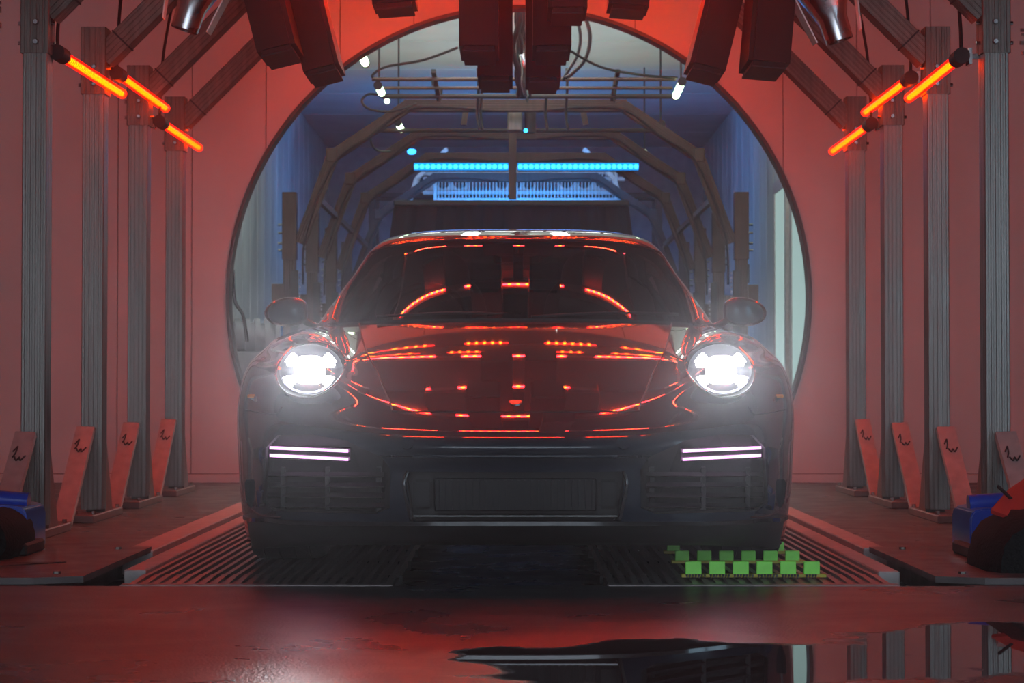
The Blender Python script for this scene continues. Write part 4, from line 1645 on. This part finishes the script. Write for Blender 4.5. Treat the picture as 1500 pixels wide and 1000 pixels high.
# --- headlights
for s in (-1, 1):
    c, n = hit(755 + s * HLX, HLY)
    bm = B()
    # clear cover following the body surface
    ng, na = 8, 40
    cen = bm.verts.new(hit(755 + s * HLX, HLY, 0.0015)[0])
    ringv = []
    for k in range(1, ng + 1):
        f_ = k / ng
        ring = []
        for i in range(na):
            a = 2 * math.pi * i / na
            q = Vector((c.x + 0.111 * f_ * math.cos(a), 5.0, c.z + 0.091 * f_ * math.sin(a)))
            loc, nn, ii, dd = bvh.ray_cast(q, Vector((0, 1, 0)))
            ring.append(bm.verts.new(loc + Vector((0, -0.0035, 0.001))))
        ringv.append(ring)
    for i in range(na):
        bm.faces.new((cen, ringv[0][i], ringv[0][(i + 1) % na]))
    for a_, b_ in zip(ringv[:-1], ringv[1:]):
        for i in range(na):
            j = (i + 1) % na
            bm.faces.new((a_[i], a_[j], b_[j], b_[i]))
    rim_pts = [v.co.copy() for v in ringv[-1]]
    for f in bm.faces:
        f.normal_update()
        if f.normal.y > 0:
            f.normal_flip()
    hl = obj('headlight', bm, m_clear, car, smooth=True, recalc=False)
    bm = B(); tube(bm, rim_pts + [rim_pts[0]], 0.0035, 6, 1)
    obj('rim', bm, m_gloss_black, hl, smooth=True)
    # bucket
    bm = B()
    rings = []
    for k in range(6):
        f_ = k / 5
        rad = 1.0 - 0.45 * f_ ** 2
        rings.append([Vector((c.x + 0.104 * rad * math.cos(2 * math.pi * i / 32), c.y + 0.10 + 0.09 * f_,
                              c.z + 0.084 * rad * math.sin(2 * math.pi * i / 32))) for i in range(32)])
    loft(bm, rings, cap=False)
    obj('reflector', bm, m_reflector, hl, smooth=True)
    # centre lens
    bm = B()
    yl = c.y + 0.035
    blob(bm, (c.x, yl + 0.02, c.z - 0.001), (0.050, 0.030, 0.047), 24, 12, 3.2)
    obj('main_lens', bm, e_head, hl, smooth=True)
    # four corner light blocks with a wedge outline, each lying at the depth of the cover there
    for qx in (-1, 1):
        for qz in (-1, 1):
            bm = B()
            yb = c.y + 0.03 + (0.05 if qz > 0 else -0.012)
            pl = [(0.040, 0.018), (0.072, 0.020), (0.084, 0.026), (0.066, 0.050), (0.056, 0.056), (0.040, 0.040)]
            prism(bm, [(c.x + qx * a, c.z + qz * b_) for a, b_ in pl], yb, yb + 0.02)
            obj('corner_light', bm, e_head, hl)
    bm = B()
    arc = [Vector((c.x + 0.090 * math.cos(a), c.y + 0.0, c.z + 0.074 * math.sin(a)))
           for a in [math.pi * (1.17 + 0.66 * k / 16) for k in range(17)]]
    tube(bm, arc, 0.0035, 6, 1)
    obj('light_arc', bm, e_headarc, hl)
    sp = bpy.data.lights.new('headlight_beam', 'SPOT')
    sp.energy = HEADW
    sp.spot_size = R(38)
    sp.spot_blend = 1.0
    sp.shadow_soft_size = 0.03
    sp.color = (0.95, 0.96, 1.0)
    so = bpy.data.objects.new('headlight_beam', sp)
    C.objects.link(so)
    so.location = (c.x, c.y - 0.10, c.z)
    so.rotation_euler = (R(-89), 0, 0)
    # --- daylight strips
    for (ya, yb) in ((655.5, 660.5), (666.5, 672.5)):
        bm = B()
        dy = 0.055
        rings = []
        for k in range(9):
            f_ = k / 8
            h_ = 360 - f_ * 115
            py = ya + (yb - ya) * f_
            base = hit(755 + s * h_, 632)[0]
            Yd = 6.53 - 0.26 * f_
            hh = 4.6 / 2 - f_ * 0.2
            rings.append([W(755 + s * h_, py - hh, Yd), W(755 + s * h_, py + hh, Yd), W(755 + s * h_, py + hh, Yd + .02), W(755 + s * h_, py - hh, Yd + .02)])
        loft(bm, rings)
        st = obj('daylight_strip', bm, e_drl, car)
    # strip carrier
    bm = B()
    rings = []
    for k in range(9):
        f_ = k / 8
        h_ = 364 - f_ * 122
        Yd = 6.55 - 0.27 * f_
        pyc = 661 + 5 * f_
        rings.append([W(755 + s * h_, pyc - 10, Yd + .022), W(755 + s * h_, pyc + 10, Yd + .022), W(755 + s * h_, pyc + 10, Yd + .035), W(755 + s * h_, pyc - 10, Yd + .035)])
    loft(bm, rings)
    obj('strip_carrier', bm, m_gloss_black, car)
    # --- slats in the side intake
    for q, py in enumerate((694, 709, 724, 739)):
        bm = B()
        rings = []
        for k in range(9):
            f_ = k / 8
            h_ = 362 - f_ * 170
            Yd = 6.55 - 0.34 * f_
            rings.append([W(755 + s * h_, py - 3, Yd + .02), W(755 + s * h_, py + 3, Yd), W(755 + s * h_, py + 5, Yd + .05), W(755 + s * h_, py + 1, Yd + .06)])
        loft(bm, rings)
        obj('intake_slat', bm, m_black, car)
    for h_, Yd in ((275, 6.37), (200, 6.26), (340, 6.50)):
        bm = B()
        a, b_ = W(755 + s * h_, 684, Yd + .03), W(755 + s * h_, 746, Yd + .03)
        beam(bm, a, b_, 0.014, 0.03, up=Vector((0, 1, 0)))
        obj('intake_divider', bm, m_black, car)
    # amber side markers wrap onto the wheel arch lip
    c1, n1 = hit(755 + s * 386, 580, 0.0)
    bm = B(); blob(bm, (c1.x, c1.y + .01, c1.z), (0.014, 0.040, 0.007), 12, 8, 4)
    obj('side_marker', bm, m_amber, car, smooth=True, label='amber side marker')
    # --- corner blade
    path = [(396, 706), (395, 728), (388, 744), (372, 755), (345, 758)]
    bm = B()
    rings = []
    for (h_, py) in smooth_pts([Vector((a, b, 0)) for a, b in path], 4) and [(v.x, v.y) for v in smooth_pts([Vector((a, b, 0)) for a, b in path], 4)]:
        q, nn = hit(755 + s * min(h_, 388), py, 0.0)
        q = W(755 + s * h_, py, q.y - 0.008)
        rings.append([q, q + Vector((-s * 0.004, 0.004, 0.008)), q + Vector((-s * 0.03, 0.10, 0.006)), q + Vector((-s * 0.03, 0.10, -0.004))])
    loft(bm, rings)
    obj('corner_blade', bm, m_gloss_black, car, smooth='auto')
    # centre intake cheek fins
    bm = B()
    a0, a1, a2 = W(755 + s * 158, 690, 6.21), W(755 + s * 163, 712, 6.20), W(755 + s * 152, 764, 6.22)
    tube(bm, [a0, a1, a2], 0.006, 8)
    obj('intake_fin', bm, m_gloss_black, car, smooth=True)

# centre intake : radiator pack
bm = B(); q0, q1 = W(755 - 118, 700, 6.30), W(755 + 118, 748, 6.30)
box(bm, q0.x, q1.x, 6.285, 6.30, q1.z, q0.z, 0.003)
rad = obj('radiator', bm, m_black, car)
for k in range(24):
    xx = q0.x + (q1.x - q0.x) * (k + 0.5) / 24
    bm = B(); box(bm, xx - 0.003, xx + 0.003, 6.272, 6.285, q1.z + .006, q0.z - .006)
    obj('fin', bm, m_black, rad)
for s in (-1, 1):
    bm = B(); qa, qb = W(755 + s * 122, 702, 6.27), W(755 + s * 150, 745, 6.27)
    box(bm, min(qa.x, qb.x), max(qa.x, qb.x), 6.265, 6.28, qb.z, qa.z, 0.012, 2)
    obj('duct_blank', bm, m_black, car)
bm = B(); qa, qb = W(755 - 150, 753, 6.22), W(755 + 150, 757, 6.22)
box(bm, qa.x, qb.x, 6.20, 6.30, qb.z, qa.z, 0.002)
obj('intake_bar', bm, m_gloss_black, car)
# bumper band (slim crease piece above the centre intake)
bm = B()
rings = []
for k in range(33):
    h_ = -150 + 300 * k / 32
    q = hit(755 + h_, 668, 0.0)[0]
    rings.append([q + Vector((0, -0.006, 0.005)), q + Vector((0, -0.008, 0)), q + Vector((0, -0.004, -0.006)), q + Vector((0, 0.01, -0.004)), q + Vector((0, 0.01, 0.006))])
loft(bm, rings)
obj('bumper_crease', bm, m_paint, car, smooth=True)
# splitter lip
i1 = int(NV * 0.055)
lip = [Vector(P[i1][j]) for j in range(0, int(NU * 0.70))]
full = [Vector((-p_.x, p_.y, p_.z)) for p_ in reversed(lip[1:])] + lip
bm = B()
rings = []
for p_ in full:
    o_ = Vector((p_.x * 0.02, -0.022, 0))
    rings.append([p_ + o_ + Vector((0, 0, 0.005)), p_ + o_ + Vector((0, 0, -0.007)), p_ + Vector((0, 0.03, -0.009)), p_ + Vector((0, 0.03, 0.007))])
loft(bm, rings)
obj('splitter', bm, m_gloss_black, car, smooth='auto')
# badge on the bonnet tip : a small plain shield
c, n = hit(755, 590, 0.0)
bm = B()
sh = [(0, -.026), (.012, -.018), (.019, -.002), (.019, .018), (.008, .022), (0, .019), (-.008, .022), (-.019, .018), (-.019, -.002), (-.012, -.018)]
up_ = (Vector((0, 0, 1)) - n * n.z).normalized()
a = [bm.verts.new(c + Vector((1, 0, 0)) * x_ + up_ * y_) for x_, y_ in sh]
b_ = [bm.verts.new(v.co + n * 0.003) for v in a]
bm.faces.new(a); bm.faces.new(list(reversed(b_)))
for i in range(len(a)):
    bm.faces.new((a[i], a[(i + 1) % len(a)], b_[(i + 1) % len(a)], b_[i]))
obj('shield_badge', bm, m_silver, car)

# --- greenhouse
GH = [
    [(0, 7.76, .864), (.26, 7.78, .862), (.50, 7.82, .858), (.690, 7.90, .852), (.735, 8.00, .848), (.785, 8.12, .838)],
    [(0, 8.05, .985), (.26, 8.07, .982), (.50, 8.12, .972), (.692, 8.24, .950), (.735, 8.32, .925), (.79, 8.45, .84)],
    [(0, 8.34, 1.105), (.26, 8.36, 1.102), (.48, 8.41, 1.090), (.662, 8.52, 1.056), (.705, 8.62, 1.012), (.79, 8.75, .84)],
    [(0, 8.64, 1.222), (.25, 8.66, 1.221), (.45, 8.70, 1.213), (.622, 8.80, 1.180), (.672, 8.90, 1.112), (.79, 9.02, .84)],
    [(0, 8.95, 1.290), (.23, 8.96, 1.289), (.42, 8.98, 1.283), (.575, 9.02, 1.258), (.645, 9.10, 1.185), (.79, 9.25, .84)],
    [(0, 9.32, 1.314), (.22, 9.32, 1.313), (.40, 9.33, 1.306), (.550, 9.35, 1.284), (.642, 9.38, 1.205), (.80, 9.45, .85)],
    [(0, 9.80, 1.255), (.21, 9.80, 1.252), (.38, 9.80, 1.242), (.52, 9.80, 1.215), (.61, 9.80, 1.13), (.80, 9.85, .86)],
    [(0, 10.25, 1.10), (.20, 10.25, 1.095), (.36, 10.24, 1.07), (.48, 10.23, 1.02), (.56, 10.22, .96), (.74, 10.2, .84)],
    [(0, 10.60, .86), (.20, 10.60, .855), (.36, 10.58, .84), (.46, 10.55, .82), (.54, 10.52, .80), (.66, 10.45, .76)],
]
_dy = (0.04, 0.0, -0.06, -0.12, -0.12, -0.07, 0, 0, 0)
GH = [[(x_ * (y_ + d_) / y_, y_ + d_, .6 + (z_ - .6) * (y_ + d_) / y_) for x_, y_, z_ in r_] for r_, d_ in zip(GH, _dy)]
for k_, dz_ in ((1, 0.018), (2, 0.016), (3, 0.004)):
    GH[k_] = [(x_, y_, z_ + dz_) for x_, y_, z_ in GH[k_][:5]] + GH[k_][5:]
GH = [r_[:5] + [((r_[4][0] + r_[5][0]) / 2 + 0.012, (r_[4][1] + r_[5][1]) / 2, (r_[4][2] + r_[5][2]) / 2 + 0.01)] + r_[5:] for r_ in GH]
Q, u2, v2, g2u, g2v = surf(GH, 49, 81, 0.7, extra_u=(3, 4), extra_v=(3,))
Q[:, 0, 0] = 0
k3 = int(np.argmin(abs(u2 - g2u[3])))
k4 = int(np.argmin(abs(u2 - g2u[4])))
r3 = int(np.argmin(abs(v2 - g2v[3])))
r1 = int(np.argmin(abs(v2 - g2v[1])))
r6 = int(np.argmin(abs(v2 - g2v[6])))
sidea, sideb = k4 + 1, 48
cls = {}
for i in range(80):
    for j in range(48):
        if i < r3 and j < k3:
            k = 'windscreen'
        elif r1 + 2 <= i < r6 and j > k4 and j < 47 and not (34 <= i <= 35 + 0):
            k = 'side_window'
        elif i > r6 + 3 and i < 74 and j < k3 - 2:
            k = 'rear_window'
        else:
            k = 'roof'
        cls.setdefault(k, []).append((i, j))
for k, cells in cls.items():
    sides = (1, -1) if k == 'side_window' else (0,)
    for sd in sides:
        bm = B()
        vm = {}
        def gvx(i, j, s):
            if j == 0:
                s = 1
            key = (i, j, s)
            if key not in vm:
                q = Q[i][j]
                vm[key] = bm.verts.new((q[0] * s, q[1], q[2]))
            return vm[key]
        for (i, j) in cells:
            for s in ((1, -1) if sd == 0 else (sd,)):
                vsq = [gvx(i, j, s), gvx(i, j + 1, s), gvx(i + 1, j + 1, s), gvx(i + 1, j, s)]
                if s < 0:
                    vsq.reverse()
                bm.faces.new(vsq)
        if k != 'roof':
            pass
        cc = Vector((0, 9.2, 0.6))
        for f in bm.faces:
            f.normal_update()
            if f.normal.dot(f.calc_center_median() - cc) < 0:
                f.normal_flip()
        o = obj(k, bm, m_paint if k == 'roof' else m_glass, car, smooth=True, recalc=False)
        if k == 'roof':
            md = o.modifiers.new('skin', 'SOLIDIFY'); md.thickness = 0.012; md.offset = -1
# black frit band / header and cowl
bm = B()
tube(bm, [Vector((s * Q[r3][j][0], Q[r3][j][1] - .001, Q[r3][j][2])) for s, rng in ((-1, range(k3, 0, -1)), (1, range(0, k3 + 1))) for j in rng], 0.005, 6, 1)
obj('windscreen_seal', bm, m_black, car)
for s in (-1, 1):
    bm = B(); tube(bm, [Vector((s * Q[i][k3][0], Q[i][k3][1] - .001, Q[i][k3][2])) for i in range(0, r3 + 1)], 0.005, 6, 1)
    obj('windscreen_seal', bm, m_black, car)
bm = B()
rings = []
for s, rng in ((-1, range(NU - 1, 0, -1)), (1, range(0, NU))):
    for j in rng:
        q = P[NV - 1][j]
        if q[0] < 0.74:
            v = Vector((s * q[0], q[1], q[2]))
            rings.append([v + Vector((0, -0.035, 0.001)), v + Vector((0, 0.05, 0.004)), v + Vector((0, 0.05, -0.02)), v + Vector((0, -0.035, -0.02))])
loft(bm, rings)
obj('cowl_panel', bm, m_black, car, smooth='auto')
# wipers
for (xa, xb, za) in ((-0.52, 0.02, 0), (0.06, 0.62, 0)):
    bm = B()
    tube(bm, [(xa, 7.74, .872), ((xa + xb) / 2, 7.80, .888), (xb, 7.86, .885)], 0.006, 6)
    w_ = obj('wiper', bm, m_black, car, smooth=True)

# mirrors
for s in (-1, 1):
    cm = W(755 + s * 337, 457, 8.05)
    bm = B()
    blob(bm, (0, 0, 0), (0.086, 0.075, 0.055), 28, 16, 3.2)
    for v in bm.verts:
        if v.co.y > 0.02:
            v.co.y = 0.02 + (v.co.y - 0.02) * 0.25
        t_ = (v.co.x * s + 0.086) / 0.172       # 0 inner, 1 outer
        v.co.z *= 0.80 + 0.22 * math.sin(t_ * math.pi)
        v.co.z += -0.012 * (t_ - 0.5) * 2 * (1 if v.co.z > 0 else -0.3)
        v.co.y += 0.05 * t_ * t_
    bmesh.ops.translate(bm, verts=bm.verts, vec=cm)
    mi = obj('wing_mirror', bm, m_paint, car, smooth=True)
    bm = B(); box(bm, cm.x - 0.07, cm.x + 0.07, cm.y + 0.03, cm.y + 0.045, cm.z - 0.035, cm.z + 0.035, 0.01, 2)
    obj('mirror_glass', bm, m_silver, mi)
    bm = B()
    tube(bm, [(cm.x - s * 0.05, cm.y + 0.02, cm.z - 0.02), (cm.x - s * 0.09, cm.y + 0.09, cm.z - 0.045), (s * 0.775, cm.y + 0.17, 0.845)], 0.014, 8)
    obj('mirror_arm', bm, m_gloss_black, mi, smooth=True)

# interior : seats, mirror, steering wheel
for s in (-1, 1):
    bm = B()
    blob(bm, (s * 0.37, 9.1, 0.86), (0.25, 0.10, 0.26), 24, 14, 2.8)
    blob(bm, (s * 0.37, 9.08, 1.08), (0.17, 0.08, 0.14), 24, 14, 2.4)
    obj('seat', bm, m_seat, car, smooth=True)
bm = B(); c = W(757, 378, 8.55)
box(bm, c.x - 0.10, c.x + 0.10, c.y - .0, c.y + 0.03, c.z - 0.028, c.z + 0.02, 0.012, 3)
rm = obj('rear_view_mirror', bm, m_black, car, smooth='auto')
bm = B()
tube(bm, [(c.x, c.y + .02, c.z), (c.x, c.y + .03, c.z + 0.05)], 0.008, 6)
obj('mirror_stem', bm, m_black, rm)
bm = B()
ring = [Vector((-0.36 + 0.175 * math.cos(a), 8.42 + 0.03 * math.sin(a), 0.86 + 0.165 * math.sin(a))) for a in [2 * math.pi * k / 32 for k in range(33)]]
tube(bm, ring, 0.014, 8, 1)
obj('steering_wheel', bm, m_black, car, smooth=True)

# wheels
def wheel(s, yc, w, r=0.338):
    x0, x1 = s * (0.925 if yc < 8 else 0.955), s * ((0.925 if yc < 8 else 0.955) - w)
    bm = B()
    n = 56
    rings = []
    for f_, rr in ((0, 0.66), (0.0, 0.84), (0.03, 0.955), (0.10, 0.99), (0.30, 1.0), (0.70, 1.0), (0.90, 0.99), (0.97, 0.955), (1, 0.84), (1, 0.66)):
        x = x0 + (x1 - x0) * f_
        rings.append([Vector((x, yc + r * rr * math.cos(2 * math.pi * i / n), 0.338 + r * rr * math.sin(2 * math.pi * i / n))) for i in range(n)])
    loft(bm, rings, cap=False)
    ty = obj('tyre', bm, m_rubber, car, smooth='auto')
    bm = B()
    for q in range(4):
        xx = x0 + (x1 - x0) * (0.2 + 0.2 * q)
        for i in range(n):
            pass
        rg = []
        for i in range(n + 1):
            a = 2 * math.pi * i / n
            rg.append(Vector((xx, yc + (r + 0.0005) * math.cos(a), 0.338 + (r + .0005) * math.sin(a))))
        tube(bm, rg, 0.003, 4, 1)
    tag(obj('tread_grooves', bm, m_dark, ty), kind='stuff')
    bm = B()
    rings = []
    for f_, rr in ((0.02, 0.67), (0.08, 0.62), (0.5, 0.60), (0.95, 0.62), (0.98, 0.67)):
        x = x0 + (x1 - x0) * f_
        rings.append([Vector((x, yc + r * rr * math.cos(2 * math.pi * i / n), 0.338 + r * rr * math.sin(2 * math.pi * i / n))) for i in range(n)])
    loft(bm, rings, cap=False)
    cyl(bm, (x0 + (x1 - x0) * .08, yc, .338), (x0 + (x1 - x0) * .3, yc, .338), 0.05, n=20)
    rm_ = obj('rim', bm, m_gloss_black, car, smooth='auto')
    for k in range(10):
        a = 2 * math.pi * k / 10
        bm = B()
        beam(bm, (x0 + (x1 - x0) * .16, yc + 0.04 * math.cos(a), .338 + 0.04 * math.sin(a)),
             (x0 + (x1 - x0) * .07, yc + r * .63 * math.cos(a), .338 + r * .63 * math.sin(a)), 0.022, 0.022, up=Vector((1, 0, 0)))
        obj('spoke', bm, m_gloss_black, rm_)


for s in (-1, 1):
    wheel(s, 7.35, 0.265)
    wheel(s, 9.62, 0.32)
# tail light bar
bm = B(); box(bm, -0.72, 0.72, 10.60, 10.68, 0.66, 0.69, 0.006)
obj('tail_light_bar', bm, m_redcover, car)

# ================================================================== MIST (thin spray in the wash bay; its headlight glow stands in for lens bloom)
bm = B(); box(bm, -XW + .01, XW - .01, 0.8, YW - 0.05, 0.002, HC - .01)
mist = obj('mist', bm, None if False else m_dark)
mm = bpy.data.materials.new('mist_volume')
mm.use_nodes = True
nt = mm.node_tree
nt.nodes.clear()
vo = nt.nodes.new('ShaderNodeVolumeScatter')
vo.inputs['Color'].default_value = (0.92, 0.94, 1.0, 1)
vo.inputs['Density'].default_value = 0.008
vo.inputs['Anisotropy'].default_value = 0.92
ou = nt.nodes.new('ShaderNodeOutputMaterial')
nt.links.new(vo.outputs[0], ou.inputs['Volume'])
mist.data.materials.clear()
mist.data.materials.append(mm)
tag(mist, 'thin mist in the wash bay, giving the headlights their lens bloom', 'mist', kind='stuff')
